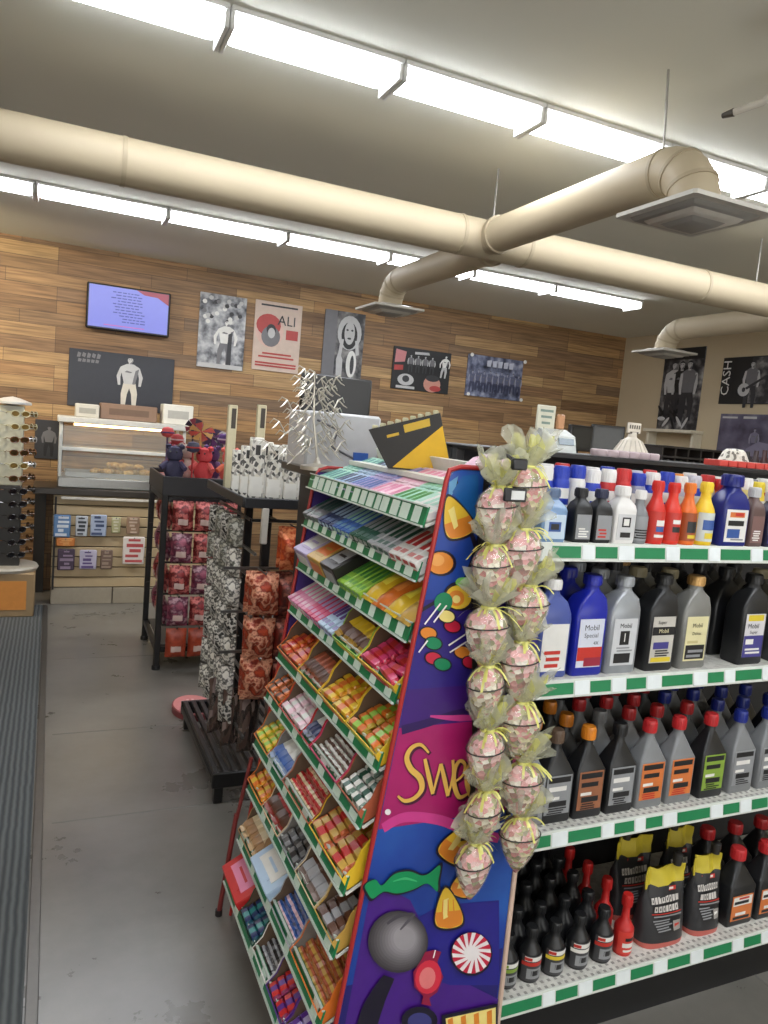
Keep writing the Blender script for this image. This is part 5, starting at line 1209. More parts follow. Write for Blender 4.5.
B_BLK = C(26, 27, 29, 0.35); B_GRY = C(120, 122, 124, 0.35); B_DGR = C(64, 66, 68, 0.35); B_SIL = mat('silver_plastic', (150, 154, 158), 0.32, metal=0.35); B_BLUE = C(22, 34, 150, 0.3); B_NAVY = C(20, 30, 112, 0.3); B_WHT = C(220, 218, 214, 0.35)
L_W = C(222, 220, 214, 0.4); L_R = C(190, 50, 40, 0.4); L_O = C(206, 116, 58, 0.4); L_Y = C(214, 190, 50, 0.4); L_K = C(28, 28, 30, 0.4); L_G = C(140, 142, 144, 0.4); L_BR = C(150, 96, 66, 0.4); L_GN = C(130, 160, 60, 0.4); L_P = C(66, 62, 130, 0.4); L_B = C(50, 84, 150, 0.4)
def lines(m, n, rs, v0=.08, v1=.5, u0=.1, u1=.9):
    out = []
    for k in range(n):
        v = v0 + (v1 - v0) * k / n; out.append((m, u0 + rs.uniform(0, .12), v, u1 - rs.uniform(0, .3), v + (v1 - v0) / n * .55))
    return out
rr = random.Random(52)
# --- second shelf down: big oil bottles
z = DECK[1]
sh2 = [
 (1.152, B_BLUE, B_BLUE, C(206, 210, 222, 0.4), 'bright blue oil bottle with white and red label, first on the second shelf',
  [(L_R, 0.0, .14, 1, .42), (C(150, 40, 60, 0.4), 0.3, .02, 1, .2)] , [(L_K, 'Mobil', .5, .82, .019), (L_K, 'Special', .5, .66, .015), (L_K, '4X', .72, .5, .012)], .235, .012, 'blue'),
 (1.252, B_SIL, B_SIL, C(196, 198, 200, 0.4), 'silver oil bottle with black numbered square on label, second shelf down',
  [(L_K, .3, .44, .7, .74), (L_K, .12, .05, .82, .26)] + lines(L_G, 2, rr, .3, .42), [(L_K, 'Mobil', .5, .85, .016), (L_W, '1', .5, .59, .03)], .232, .01, 'silver'),
 (1.372, B_BLK, B_BLK, C(190, 186, 176, 0.4), 'black oil bottle with pale and yellow label, second shelf down',
  [(L_K, .0, .6, 1, .78), (L_Y, .05, .02, .95, .12), (L_P, .1, .3, .8, .45)] + lines(L_K, 3, rr, .14, .3), [(C(224, 214, 170, 0.4), 'Mobil', .5, .69, .014), (L_K, 'Super', .4, .88, .012)], .236, .012, 'black'),
 (1.482, mat('champagne_plastic', (128, 128, 124), 0.35, metal=0.3), C(190, 150, 92, 0.35, metal=0.4), C(214, 206, 160, 0.4), 'pewter oil bottle with gold cap and pale yellow label, second shelf',
  [(L_K, .05, .04, .95, .36), (C(190, 180, 130, 0.4), .1, .4, .6, .46)] + lines(L_G, 2, rr, .08, .3), [(L_K, 'Mobil', .5, .8, .015), (L_K, 'Delvac', .5, .62, .011)], .232, .01, 'pewter'),
 (1.686, B_BLK, B_BLK, C(206, 204, 206, 0.4), 'black oil bottle with violet and white label, rightmost group on second shelf',
  [(L_P, 0, 0, 1, .5), (L_Y, .1, .84, .9, .98), (L_W, .1, .3, .5, .42)] + lines(L_W, 2, rr, .08, .24), [(L_K, 'Mobil', .4, .72, .018), (L_K, 'Super', .45, .58, .012)], .236, .012, 'violet labelled'),
 (1.82, B_DGR, B_BLK, L_G, 'dark grey oil bottle past the violet labelled one, second shelf', lines(L_K, 4, rr), [], .232, .01, 'dark grey'),
]
behind = [[B_BLUE, B_NAVY, B_BLUE], [B_SIL, B_SIL, B_SIL], [B_BLK, B_GRY, B_BLK], [B_SIL, B_BLK, B_BLK], [B_BLK, B_BLK, B_BLK], [B_BLK] * 3]
for k, (x, bd, cp, lm, tx, pr, txs, H, nx, nm) in enumerate(sh2):
    bottle('quart', .092, .062, H, bd, cp, lm, x, GY0 + 0.052, z, tx, prints=pr, texts=txs, nx=nx, lab=(.1, .64), labW=.76)
    for r_ in range(1, 4):
        bottle('quart', .092, .062, H, behind[k][r_ - 1] if k != 3 else bd, cp if k in (0, 1, 4) else [C(150, 140, 110, 0.4), B_BLK, cp][r_ - 1], None, x - 0.004 * r_, GY0 + 0.052 + r_ * 0.085, z, 'oil bottle, %s in line behind the %s one, second shelf' % (ORD[r_], nm), nx=nx, group='oil bottles on the second shelf')
bottle('quart', .088, .06, .225, C(70, 84, 150, 0.35), B_WHT, L_W, 1.052, GY0 + 0.052, z, 'blue grey oil bottle half hidden behind hanging bags, second shelf', prints=lines(L_R, 3, rr))
# --- third shelf down: pyramid shouldered bottles
z = DECK[2]
OCAP, RCAP, BCAP = C(214, 130, 36, 0.35), C(186, 40, 44, 0.35), C(28, 44, 130, 0.35)
sh3 = [(1.043, B_GRY, B_BLK, L_G, 'grey'), (1.122, B_BLK, C(96, 76, 60, 0.4), L_G, 'black'), (1.217, B_BLK, OCAP, L_BR, 'brown labelled'), (1.315, B_BLK, B_BLK, L_G, 'silver labelled'), (1.412, B_GRY, RCAP, L_O, 'orange labelled'), (1.512, B_GRY, RCAP, L_O, 'second orange labelled'), (1.625, B_BLK, RCAP, L_GN, 'lime labelled'), (1.735, B_GRY, BCAP, L_G, 'blue capped'), (1.842, B_GRY, BCAP, L_G, 'rightmost grey'), (1.945, B_BLK, BCAP, L_G, 'last black')]
words3 = ['grey oil bottle half hidden at the left end of the third shelf', 'black oil bottle with brown cap and grey label, third shelf', 'black oil bottle with orange cap and brown label, third shelf', 'all black oil bottle with silver grey label, third shelf', 'grey red capped oil bottle, left of the two orange labelled ones', 'grey red capped oil bottle, right of the two orange labelled ones', 'black red capped oil bottle with lime green label, third shelf', 'grey oil bottle with blue cap, first right of the lime label', 'grey oil bottle with blue cap, second right of the lime label', 'black oil bottle with blue cap past the grey ones, third shelf']
backcaps = [[B_BLK, B_BLK, B_BLK], [OCAP, B_BLK, OCAP], [OCAP, OCAP, B_BLK], [B_GRY, RCAP, B_BLK], [RCAP, RCAP, RCAP], [RCAP, RCAP, RCAP], [RCAP, BCAP, RCAP], [BCAP, BCAP, BCAP], [BCAP, BCAP, BCAP], [BCAP, BCAP, B_BLK]]
backbody = [B_GRY, B_BLK, B_BLK, B_GRY, B_GRY, B_GRY, B_DGR, B_GRY, B_GRY, B_BLK]
for k, (x, bd, cp, lm, nm) in enumerate(sh3):
    pr = [(L_K, .06, .82, .94, .96), (L_K if lm is not L_G else L_W, .1, .6, .8, .72), (L_W, .1, .38, .55, .46), (L_K, .15, .2, .85, .34)] + lines(L_K if lm is not L_O else L_R, 3, rr, .02, .2)
    bottle('pyramid', .086, .058, .222, bd, cp, lm, x, GY0 + 0.062, z, words3[k], prints=pr, capH=.03, neck=.014, lab=(.12, .62), labW=.84)
    for r_ in range(1, 4):
        bottle('pyramid', .086, .058, .222, backbody[k], backcaps[k][r_ - 1], None, x + rr.uniform(-.006, .006), GY0 + 0.062 + r_ * 0.082, z, 'oil bottle, %s in line behind the %s one, third shelf' % (ORD[r_], nm), capH=.03, neck=.014, group='oil bottles on the third shelf')
# --- bottom shelf
z = DECK[3]
sh4 = [(1.047, 'green', L_GN, .128), (1.115, 'red', L_R, .132), (1.186, 'yellow', L_Y, .132), (1.262, 'white', L_W, .135), (1.338, 'red banded', L_R, .138)]
for k, (x, nm, c, H) in enumerate(sh4):
    pr = [(L_W, .1, .78, .9, .95), (c, 0, .6, 1, .74), (L_G, .2, .1, .8, .5), (L_K, .35, .22, .65, .42), (L_R if k != 0 else L_GN, .1, .8, .35, .92)]
    bottle('round', .058, .058, H, B_BLK, B_BLK, C(60, 60, 62, 0.4), x, GY0 + 0.06, z, 'small black additive bottle with %s label band, front of the bottom shelf' % nm, 'additive bottle', prints=pr, capH=.022, neck=.013, lab=(.06, .66))
    for r_ in range(1, 5):
        bottle('round', .058, .058, H + .01 * (r_ > 1), B_BLK, B_BLK, None, x + 0.004 * r_, GY0 + 0.06 + r_ * 0.07, z, 'black additive bottle, %s in line behind the %s labelled one, bottom shelf' % (ORD[r_], nm), 'additive bottle', capH=.022, neck=.013, group='additive bottles behind the front ones')
RB = C(186, 36, 34, 0.35)
for r_ in range(4):
    bottle('spout', .05, .05, .16, RB, RB, C(206, 60, 50, 0.4) if r_ == 0 else None, 1.412 - 0.004 * r_, GY0 + 0.06 + r_ * 0.075, z, ['red spouted additive bottle at the front of the bottom shelf', 'red spouted bottle second in line on the bottom shelf', 'red spouted bottle third in line on the bottom shelf', 'red spouted bottle last in line on the bottom shelf'][r_], 'additive bottle', prints=[(L_W, .2, .3, .8, .5), (L_K, .3, .6, .7, .75), (L_W, .25, .1, .75, .2)], capH=.03, neck=.011, lab=(.06, .52))
# stand-up pouches
def pouch(x, y, z, W, H, D, text, main, spout, group=None, red=False):
    tt = thing('fluid_pouch', text, 'pouch', (x, y, z), 0, group)
    rings = []
    n = 24
    for v, w_, d_ in ((0, .96, 1), (.07, 1, 1), (.3, .99, .8), (.6, .96, .5), (.78, .92, .25), (.86, .9, .1), (.95, .92, .04), (1, .92, .03)):
        rings.append([(W / 2 * w_ * math.copysign(abs(math.cos(a)) ** .7, math.cos(a)), D / 2 * d_ * math.copysign(abs(math.sin(a)) ** .9, math.sin(a)) + 0.002 * math.sin(v * 19 + a * 3) + (0.008 * math.sin(math.cos(a) * 7 + x * 40) if v > .75 else 0), v * H + (0.0025 * math.sin(math.cos(a) * 9 + x * 90) if v > .75 else 0)) for a in (2 * PI * i / n for i in range(n))])
    def dd(v):
        K = ((0, 1), (.07, 1), (.3, .8), (.6, .5), (.78, .25), (.86, .1), (.95, .04), (1, .03))
        for (a, da), (c, dc) in zip(K, K[1:]):
            if v <= c: return da + (dc - da) * (v - a) / (c - a)
        return .03
    b = MB(); b.loft(rings, mis=[2, 0, 0, 0, 1, 1, 1, 1]); b.build('pouch_body', [C(44, 44, 46, 0.3), C(190, 172, 50, 0.35), C(180, 92, 82, 0.4)], tt)
    b = MB(); mats = []
    def pr(m, u0, v0, u1, v1):
        if m not in mats: mats.append(m)
        k = len(b.f)
        K = [v0] + [c for c in (.07, .3, .6, .78) if v0 < c < v1] + [v1]
        for a_, c_ in zip(K, K[1:]):
            vs = []
            for v in (a_, c_):
                for i in range(5):
                    u = u0 + (u1 - u0) * i / 4; xx = (2 * u - 1) * 0.95
                    ca = abs(xx) ** (1 / .7); sa = max(0.0, 1 - ca * ca) ** .5
                    ang = math.atan2(-sa, math.copysign(ca, xx))
                    vs.append((W / 2 * xx, -D / 2 * dd(v) * sa ** .9 + 0.002 * math.sin(v * 19 + (ang % (2 * PI)) * 3) - 0.0016 - 0.00003 * k, v * H))
            b.add(vs, [(i, i + 1, i + 6, i + 5) for i in range(4)], mats.index(m))
    rs = random.Random(int(x * 1000))
    pr(L_R, .3, .7, .72, .755); pr(L_W, .36, .712, .66, .742)
    for ln, (v0, v1) in enumerate(((.575, .65), (.475, .55))):          # two lines of bold letters
        u = .14 + .05 * ln
        while u < .74 - .04 * ln:
            wl = rs.uniform(.05, .085); pr(C(196, 192, 186, 0.4), u, v0, min(u + wl, .8), v1)
            if rs.random() < .7: pr(L_K, u + wl * .35, v0 + .02, u + wl * .65, v1 - .02)
            u += wl + .016
    pr(L_R, .14, .445, .8, .46); pr(L_G, .18, .41, .8, .428)
    for k in range(5): pr(L_G, .16 + .02 * k, .36 - k * .03, rs.uniform(.45, .62), .375 - k * .03)
    pr(C(150, 146, 140, 0.4), .6, .22, .78, .34); pr(L_R if not red else L_W, .63, .25, .75, .3)
    b.build('print', mats, tt, smooth=False)
    MB().lathe([(0.011, 0), (0.011, 0.012), (0.013, 0.0121), (0.013, 0.03), (0.01, 0.032)], 12, c=(W * 0.28 if spout else -W * .2, 0, H - 0.002)).build('spout_cap', C(40, 38, 36, 0.4), tt)
    return tt
pouch(1.545, GY0 + 0.075, z, .155, .205, .085, 'large black stand up pouch with yellow top, left pouch on the bottom shelf', 0, True)
pouch(1.697, GY0 + 0.075, z, .115, .215, .08, 'narrower black pouch with yellow top and red print, right pouch', 0, True, red=True)
pouch(1.54, GY0 + 0.19, z, .14, .225, .08, 'black pouch with yellow top behind the left pouch, bottom shelf', 0, False)
pouch(1.70, GY0 + 0.18, z, .11, .235, .08, 'black pouch with yellow top behind the right pouch, bottom shelf', 0, False)
for k, x in enumerate((1.822, 1.937, 2.05)):
    for r_ in range(2):
        bottle('pyramid', .1, .07, .215, B_BLK, RCAP, L_O if r_ == 0 else None, x, GY0 + 0.075 + r_ * 0.11, z, ('%s black jug with orange and white label, right end of bottom shelf' % ['first', 'second', 'third'][k]) if r_ == 0 else 'black red capped jug behind the %s labelled jug, bottom shelf' % ORD[k], 'oil jug', prints=[(L_W, .05, .6, .95, .95), (L_K, .1, .66, .8, .78), (L_R, .3, .84, .8, .92), (L_W, .2, .2, .7, .32), (L_K, .1, .05, .9, .16)], capH=.03, neck=.017, lab=(.1, .5), name='oil_jug')
# --- top shelf
z = DECK[0]
top = [('jug', 1.010, .068, .05, .118, C(120, 150, 186, 0.25), C(90, 110, 140, 0.35), C(190, 206, 220, 0.4), 'pale blue jug with dark round print, leftmost on the top shelf', [(L_B, .2, .3, .8, .7), (L_K, .3, .38, .7, .62)]),
 ('quart', 1.092, .05, .04, .122, B_BLK, B_BLK, L_G, 'left of two black bottles on the top shelf', lines(L_W, 4, rr)),
 ('quart', 1.150, .05, .04, .122, B_BLK, C(40, 44, 70, 0.4), L_G, 'right of two black bottles on the top shelf', lines(L_R, 3, rr)),
 ('jug', 1.211, .062, .045, .132, B_WHT, B_WHT, C(196, 196, 196, 0.4), 'white bottle with round dark emblem on the top shelf', [(L_K, .25, .5, .75, .88), (L_W, .34, .56, .66, .82), (L_K, .2, .1, .8, .3)]),
 ('round', 1.266, .045, .045, .125, B_GRY, B_WHT, L_G, 'slim grey bottle between the white and red ones, top shelf', lines(L_K, 4, rr)),
 ('round', 1.316, .047, .047, .15, C(206, 44, 34, 0.35), C(206, 44, 34, 0.35), L_R, 'left of two red bottles on the top shelf', [(L_W, .3, .5, .7, .7), (L_B, .3, .3, .7, .48), (L_W, .25, .1, .75, .2)]),
 ('round', 1.367, .047, .047, .148, C(212, 52, 34, 0.35), C(206, 44, 34, 0.35), L_R, 'right of two red bottles on the top shelf', [(L_W, .3, .6, .7, .75), (L_K, .3, .3, .7, .5)]),
 ('round', 1.418, .047, .047, .15, C(222, 108, 36, 0.35), C(222, 120, 40, 0.35), C(150, 70, 30, 0.4), 'orange bottle with dark label on the top shelf', [(L_K, .25, .3, .75, .7), (L_Y, .3, .1, .7, .22)]),
 ('round', 1.472, .052, .052, .155, C(232, 196, 40, 0.35), C(232, 200, 50, 0.35), C(200, 206, 200, 0.4), 'yellow bottle with pale blue label on the top shelf', [(L_B, .2, .4, .8, .75), (L_Y, .3, .1, .7, .3)]),
 ('quart', 1.556, .09, .055, .178, B_NAVY, B_NAVY, L_W, 'tall navy bottle with white label on the top shelf', [(L_O, .15, .76, .85, .92), (L_R, .4, .8, .8, .9), (L_K, .1, .5, .85, .66), (L_B, .1, .12, .7, .4), (L_G, .3, .05, .9, .1)]),
 ('quart', 1.639, .052, .045, .15, C(92, 70, 66, 0.4), C(190, 190, 190, 0.3), C(120, 90, 86, 0.4), 'brown bottle with silver cap right of the navy one', lines(L_W, 5, rr)),
 ('quart', 1.703, .055, .045, .14, C(30, 32, 60, 0.35), C(180, 180, 196, 0.35), L_P, 'dark violet bottle near the right edge of the top shelf', lines(L_W, 3, rr)),
 ('quart', 1.772, .055, .045, .14, B_BLK, B_BLK, L_G, 'black bottle at the far right of the top shelf', lines(L_W, 3, rr))]
for kd, x, W, D, H, bd, cp, lm, tx, pr in top:
    bottle(kd, W, D, H, bd, cp, lm, x, GY0 + 0.04, z, tx, 'bottle', prints=pr, capH=H * .16, neck=W * .24)
CB, CRd = C(36, 60, 170, 0.35), C(190, 46, 46, 0.35)
backrow = [(CB, B_WHT, 'blue'), (CB, CB, 'blue'), (B_WHT, CB, 'white and blue'), (CB, B_WHT, 'blue'), (CRd, B_WHT, 'red'), (CRd, CRd, 'red'), (C(140, 146, 170, 0.35), CB, 'grey blue'), (CB, B_WHT, 'blue'), (CB, CB, 'blue'), (C(170, 170, 186, 0.35), B_WHT, 'pale grey'), (CB, C(190, 190, 200, 0.3), 'blue'), (C(206, 190, 180, 0.35), CRd, 'beige'), (C(222, 140, 60, 0.35), CRd, 'orange'), (C(226, 190, 80, 0.35), OCAP, 'yellow'), (C(210, 196, 120, 0.35), B_WHT, 'cream'), (C(230, 200, 60, 0.35), L_Y, 'yellow'), (CRd, B_WHT, 'red'), (B_WHT, CB, 'white'), (CRd, B_WHT, 'red'), (B_GRY, B_GRY, 'grey')]
for r_ in range(2):
    for k in range(20):
        bd, cp, nm = backrow[(k + r_ * 3) % 20]; x = 1.035 + k * 0.046
        bottle('can', .042, .042, .162 + .004 * (k % 3), bd, cp, L_W if r_ == 0 else None, x, GY0 + 0.105 + r_ * 0.06, z, '%s can, %s row behind the top shelf bottles, %s from left' % (nm, ['middle', 'back'][r_], ORD[k] if k < 16 else '%dth' % (k + 1)), 'spray can', 'cans behind the top shelf bottles', prints=[(bd, .2, .2, .8, .5)], lab=(.5, .85), capH=.03, name='spray_can')

# --- things on the gondola's top ledge
LZ = 1.4802
def ledge_x(px, y=1.70): return PY(px, 455, y).x
FUN = C(222, 214, 200, 0.45)
tt = thing('funnel', 'white plastic funnel upside down with a tag on its spout, on the gondola top', 'funnel', (ledge_x(630), 1.70, LZ)); tt.scale = (.6, .6, .6)
MB().lathe([(0.092, 0), (0.095, 0.008), (0.085, 0.02), (0.045, 0.085), (0.022, 0.1), (0.018, 0.125)], 26).build('cone', FUN, tt)
b = MB()
for i in range(16):
    a = 2 * PI * i / 16; b.tube([(0.088 * math.cos(a), 0.088 * math.sin(a), 0.018), (0.047 * math.cos(a), 0.047 * math.sin(a), 0.084)], 0.003, 5)
b.build('ribs', C(206, 198, 184, 0.45), tt)
MB().box((0, -0.004, 0.145), (0.082, 0.012, 0.05), b=0.003).build('tag_card', C(214, 206, 190, 0.5), tt)
b = MB()
for i in range(5): b.box((-0.028 + i * 0.014, -0.0105, 0.15), (0.008, 0.001, 0.018))
b.box((0, -0.005, 0.122), (0.05, 0.014, 0.01)); b.build('tag_print', C(90, 84, 76, 0.5), tt)
tt = thing('funnel', 'speckled white funnel dome further right on the gondola top', 'funnel', (ledge_x(734), 1.70, LZ)); tt.scale = (.6, .6, .66)
MB().lathe([(0.086, 0), (0.088, 0.006), (0.08, 0.02), (0.055, 0.07), (0.04, 0.082), (0.0, 0.085)], 26).build('dome', mottled('speckled_white', [(222, 218, 204), (228, 224, 212), (214, 210, 196), (120, 116, 104), (226, 222, 210)], 70, 0.5), tt)
tt = thing('coin_scale', 'white tilted desk machine with sign board, left on the gondola top', 'machine', (ledge_x(557), 1.72, LZ)); tt.scale = (.62, .62, .6)
b = MB(); b.prism([(-0.07, 0), (0.075, 0), (0.06, 0.08), (0.02, 0.105), (-0.05, 0.075)], 0, -0.075, 0.075, 0, T=Matrix.Identity(4)); b.build('housing', C(206, 210, 206, 0.4), tt)
MB().box((-0.035, 0.035, 0.15), (0.1, 0.012, 0.12), b=0.004).build('sign_board', C(206, 204, 184, 0.5), tt)
b = MB()
for i in range(3): b.box((-0.035, 0.0285, 0.185 - i * 0.028), (0.07 - 0.012 * i, 0.001, 0.011))
b.build('sign_lines', C(120, 140, 130, 0.5), tt)
MB().box((0.045, 0.03, 0.14), (0.04, 0.02, 0.07), b=0.006).build('side_post', C(190, 140, 100, 0.5), tt)
T = Matrix.Translation((0.0, -0.062, 0.05)) @ Matrix.Rotation(-0.3, 4, 'X')
MB(T).box((0.02, 0, 0.0), (0.08, 0.004, 0.03)).build('screen', C(90, 110, 120, 0.2), tt)
MB().tube([(-0.07, -0.02, 0.02), (-0.12, -0.03, 0.04), (-0.15, -0.03, 0.002)], 0.006, 8).build('handle', C(214, 206, 180, 0.4), tt)
x = ledge_x(582)
for i in range(6):
    tag(MB().lathe([(0.022, 0), (0.024, 0.003), (0.024, 0.016), (0.02, 0.019), (0.012, 0.0185), (0, 0.0185)], 16, mis=[0, 0, 0, 0, 1, 1]).build('round_tin', [C(196, 176, 180, 0.4), C(150, 110, 120, 0.4)], loc=(x + i * 0.037 + 0.0, 1.63 + 0.0, LZ)), 'small pinkish round tin on the gondola top, %s from the left' % ORD[i], 'tin', 'row of round tins on the gondola top')
x = ledge_x(690)
for i in range(7):
    o = MB().box((0, 0, 0.009), (0.034, 0.06, 0.018), 0, b=0.002).box((0, 0, 0.0185), (0.024, 0.04, 0.001), 1).build('flat_packet', [C(206, 70, 62, 0.4), C(226, 206, 196, 0.4)], loc=(x + i * 0.037, 1.60, LZ))
    tag(o, 'red and white flat packet on the gondola top, %s from the left' % ORD[i], 'packet', 'red packets on the gondola top')

# ================================================================== FAR SIDE: DARK DISPLAY UNIT WITH MACHINES
t = thing('rear_display_unit', 'dark low shelving unit behind the oil gondola near the beige wall', 'shelving', (3.4, 3.6, 0))
MB().box((0, 0.35, 0.72), (2.6, 0.66, 1.32), b=0.006).build('carcass', C(44, 40, 38, 0.5), t)
MB().box((0, 0.35, 1.395), (2.66, 0.72, 0.03), b=0.004).build('top', C(60, 54, 50, 0.4), t)
MB().box((0, 0.35, 0.03), (2.5, 0.6, 0.06)).build('plinth', C(22, 22, 22, 0.6), t)
for px, nm in ((578, 'left'), (606, 'right')):
    p = PY(px, 440, 3.8)
    tt = thing('register_monitor', 'dark grey monitor seen over the gondola top, %s one' % nm, 'monitor', (p.x, 3.8, 1.411))
    H = PY(px, 424, 3.8).z - 1.411
    MB().box((0, 0, 0.008), (0.14, 0.12, 0.016), b=0.004).build('foot', C(30, 30, 32, 0.5), tt)
    MB().box((0, 0.02, H * .4), (0.03, 0.03, H * .7)).build('stem', C(30, 30, 32, 0.5), tt)
    T = Matrix.Translation((0, 0, H * .62)) @ Matrix.Rotation(0.25 if nm == 'left' else -0.3, 4, 'Z')
    MB(T).box((0, -0.01, 0), (0.22, 0.03, H * .7), b=0.005).build('casing', C(44, 43, 42, 0.4), tt)
    MB(T).box((0, -0.026, 0), (0.19, 0.002, H * .55)).build('screen', C(58, 58, 56, 0.25), tt)
p0 = PY(652, 447, 3.8); p1 = PY(717, 447, 3.8); zt = PY(685, 447, 3.8).z
tt = thing('wine_rack', 'long dark open rack on the unit below the tall photo', 'rack', ((p0.x + p1.x) / 2, 3.8, 1.411))
W = p1.x - p0.x; H = zt - 1.411
b = MB()
for z in (0.01, H * .5, H - 0.01): b.box((0, 0, z), (W, 0.2, 0.014), 0, b=0.002)
for s in range(6): b.box((-W / 2 + 0.01 + s * (W - 0.02) / 5, 0, H / 2), (0.014, 0.18, H - 0.012), 0)
b.build('frame', C(42, 38, 36, 0.5), tt)
rr = random.Random(6)
for s in range(5):
    x = (p0.x + p1.x) / 2 - W / 2 + 0.01 + (s + .5) * (W - 0.02) / 5
    o = MB().lathe([(0.028, 0), (0.03, 0.01), (0.03, 0.1), (0.012, 0.13), (0.012, 0.16)], 14).build('dark_bottle', C(*rr.choice([(46, 50, 46), (60, 56, 54), (76, 74, 76)]), 0.25), loc=(x, 3.87, 1.411 + 0.017 + 0.031))
    o.rotation_euler = (PI / 2, 0, 0); tag(o, 'dark bottle lying in the open rack, %s from the left' % ORD[s], 'bottle', 'bottles in the dark rack')
p = PY(742, 450, 3.8)
for i in range(4):
    o = MB().lathe([(0.03, 0), (0.035, 0.01), (0.03, 0.09), (0.016, 0.13), (0.016, 0.16 + 0.01 * i)], 14).build('dark_bottle', C(60 + 14 * i, 58, 60, 0.3), loc=(p.x + i * 0.085, 3.75, 1.411))
    tag(o, 'dark standing bottle right of the speckled funnel, %s from the left' % ORD[i], 'bottle', 'standing bottles at the right')

# ================================================================== HANGING SWEET BAGS ON CLIP STRIPS
SWEETS = [mottled('sweet_mix', [(214, 140, 142), (232, 214, 186), (196, 180, 116), (150, 84, 74), (222, 172, 168), (126, 122, 64), (236, 226, 212), (226, 150, 150)], 95, 0.25, bump=0.8),
          mottled('sweet_mix_green', [(168, 160, 92), (220, 208, 158), (120, 106, 58), (206, 180, 156), (196, 110, 104), (230, 220, 196), (222, 160, 156)], 100, 0.25, bump=0.8)]
FILM = mat('clear_film', (236, 236, 224), 0.1, alpha=0.22, var=0.05, scale=90, bump=0.6, spec=0.8)
FILM_Y = mat('yellow_film', (214, 212, 124), 0.15, alpha=0.6, var=0.3, scale=80, bump=0.6)
FILM_C = mat('crinkled_film', (206, 206, 184), 0.1, alpha=0.42, var=0.25, scale=90, bump=0.8, spec=0.8)
def sweet_geo(seed):
    rs = random.Random(seed)
    b = MB(); n = 20; prof = [(0.004, -0.095), (0.014, -0.08), (0.026, -0.055), (0.034, -0.03), (0.036, -0.012), (0.030, 0.004), (0.018, 0.016), (0.010, 0.022)]
    rings = []
    for r, z in prof:
        rings.append([((r + 0.003 * noise.noise(Vector((math.cos(a) * 3, math.sin(a) * 3 + seed, z * 60)))) * math.cos(a), (r + 0.003 * noise.noise(Vector((math.cos(a) * 3 + 9, math.sin(a) * 3, z * 60 + seed)))) * 0.9 * math.sin(a), z) for a in (2 * PI * i / n for i in range(n))])
    b.loft(rings); body = b.mesh('sweets', [SWEETS[seed % 2]], angle=80)
    b = MB(); rings = []
    for r, z in [(p[0] + 0.0028, p[1]) for p in prof[1:]]:
        rings.append([((r + 0.002 * noise.noise(Vector((a * 4, seed, z * 90)))) * math.cos(a), (r + 0.002 * noise.noise(Vector((a * 4 + 5, seed, z * 90)))) * 0.9 * math.sin(a), z) for a in (2 * PI * i / n for i in range(n))])
    b.loft(rings, cap=False); film = b.mesh('film', [FILM], angle=30)
    # flared ruffled top, two leaves of film
    b = MB(); m = 40
    for lv, (hh, rad, mi) in enumerate(((0.056, 0.042, 0), (0.046, 0.03, 1), (0.03, 0.04, 0))):
        rings = []
        for k in range(6):
            q_ = k / 5; r = 0.009 + (rad - 0.009) * q_ ** 0.8
            rings.append([((r * (1 + 0.32 * q_ * math.sin(a * 7 + lv * 2 + seed)) + 0.022 * q_ * noise.noise(Vector((math.cos(a) * 2.2, math.sin(a) * 2.2 + q_ * 1.5, seed + lv)))) * math.cos(a), (r * 0.8 * (1 + 0.32 * q_ * math.sin(a * 7 + lv * 2 + seed))) * math.sin(a), 0.02 + hh * q_ * (1 + 0.35 * math.sin(a * 5 + seed * 1.7 + lv) * q_)) for a in (2 * PI * i / m for i in range(m))])
        b.loft(rings, mi, cap=False)
    frill = b.mesh('film_frill', [FILM_C, FILM_Y], angle=30)
    b = MB()
    b.lathe([(0.0125, 0.016), (0.015, 0.02), (0.0125, 0.024)], 14)
    for k in range(9):
        a = rs.uniform(-PI, 0); L = rs.uniform(.03, .05); el = rs.uniform(-.2, 1.0); pts = []
        d_ = Vector((math.cos(a), math.sin(a) * .7, 0))
        for j in range(5): pts.append(d_ * (0.013 + L * j / 4 * math.cos(el)) + Vector((0, 0, 0.02 + L * j / 4 * math.sin(el) - 0.03 * (j / 4) ** 2)))
        vs = []
        sd = Vector((-d_.y, d_.x, 0.3)).normalized() * 0.0024
        for p in pts: vs += [p + sd, p - sd]
        b.add(vs, [(2 * j, 2 * j + 1, 2 * j + 3, 2 * j + 2) for j in range(4)])
    rib = b.mesh('ribbon', [C(206, 202, 110, 0.35)], angle=30)
    b = MB(); b.tube([(0.0385 * math.cos(a), 0.0355 * math.sin(a) - 0.0, -0.014 + 0.004 * math.cos(a)) for a in (2 * PI * i / 20 for i in range(21))], 0.0013, 6)
    band_ = b.mesh('elastic_band', [C(34, 28, 26, 0.5)])
    return body, film, frill, rib, band_
SG = [sweet_geo(s) for s in range(4)]
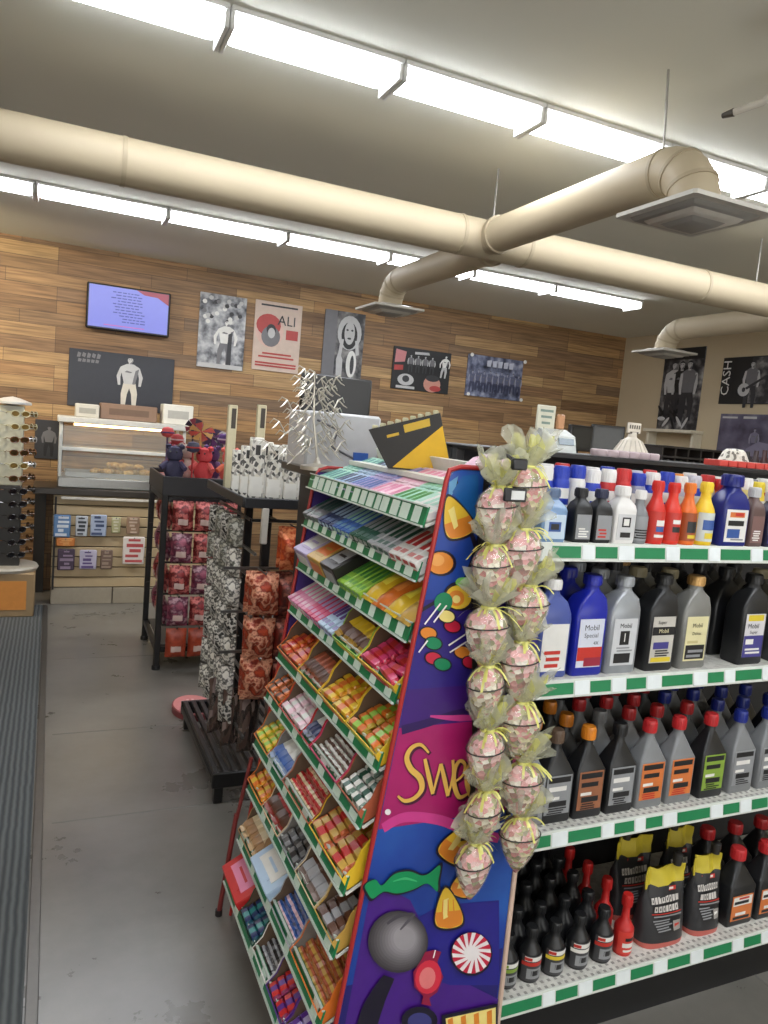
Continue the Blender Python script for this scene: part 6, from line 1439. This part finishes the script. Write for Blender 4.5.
def clip_strip(pts, nm, nfirst):
    ys = RN - 0.012
    P3 = [Vector((PY(px, py, 1.235).x, 1.279, PY(px, py, 1.235).z)) for px, py in pts]
    tt = thing('clip_strip', 'dark clip strip carrying the %s column of bagged sweets beside the end panel' % nm, 'clip strip', (P3[0].x, 1.279, P3[0].z))
    o = P3[0]; b = MB()
    top_ = Vector((o.x, 1.279, 1.452))
    line = [top_] + P3
    for a, c in zip(line, line[1:]):
        d_ = c - a; b.add([a - o + Vector((s * .006, yy, 0)) for s in (-1, 1) for yy in (0, .002)] + [c - o + Vector((s * .006, yy, 0)) for s in (-1, 1) for yy in (0, .002)], [(0, 2, 6, 4), (1, 3, 7, 5), (0, 1, 5, 4), (2, 3, 7, 6), (0, 1, 3, 2), (4, 5, 7, 6)])
    b.tube([top_ - o + Vector((0, .002, -.004)), top_ - o + Vector((0, .004, .004)), top_ - o + Vector((0, .03, .004))], 0.003, 6)
    b.build('strip', C(44, 40, 38, 0.4), tt)
    h = MB()
    for k, p in enumerate(P3):
        h.tube([p - o + Vector((0, 0, .024)), p - o + Vector((0, -.03, .024)), p - o + Vector((0, -.047, .03))], 0.0016, 6)
    h.build_split('hook', C(60, 56, 54, 0.4), tt)
    for k, p in enumerate(P3):
        g = SG[(k * 3 + nfirst) % 4]
        t2 = thing('sweet_bag', 'clear ribboned bag of sweets, %s hanging column, %s from top' % (nm, ORD[k]), 'sweet bag', (p.x, 1.279 - 0.046, p.z), random.uniform(-.5, .5), 'ribboned bags on the clip strips')
        for me, n_ in zip(g, ('sweets', 'film', 'film_frill', 'ribbon', 'elastic_band')): inst(me, n_, t2)
        t2.scale = (1.16, 1.02, 1.08)
    return tt
clip_strip([(497, 498), (492, 556), (487, 618), (486, 676), (486, 740), (484, 800), (474, 852)], 'left', 0)
ts = clip_strip([(527, 478), (522, 540), (528, 596), (520, 652), (521, 712), (522, 772), (520, 826)], 'right', 1)
cl = PY(509, 463, 1.22); pt = PY(515, 495, 1.19)
b = MB(); b.box((0, 0, 0), (0.034, 0.012, 0.022), b=0.003); b.tube([(-.012, .004, .008), (-.012, .02, .014), (-.012, .06, .006)], 0.004, 6)
o = b.build('clip', C(28, 28, 30, 0.35), ts); o.location = Vector((cl.x, 1.185, cl.z)) - ts.location
b = MB(); b.box((0, 0, 0), (0.05, 0.008, 0.026), 0, b=0.002); b.box((0.004, -0.0045, 0), (0.03, 0.001, 0.017), 1); b.tube([(0.01, .004, .0), (0.01, 0.09, 0.004)], 0.003, 6)
o = b.build('tag_holder', [C(28, 28, 30, 0.4), C(206, 208, 204, 0.4)], ts); o.location = Vector((pt.x, 1.19, pt.z)) - ts.location
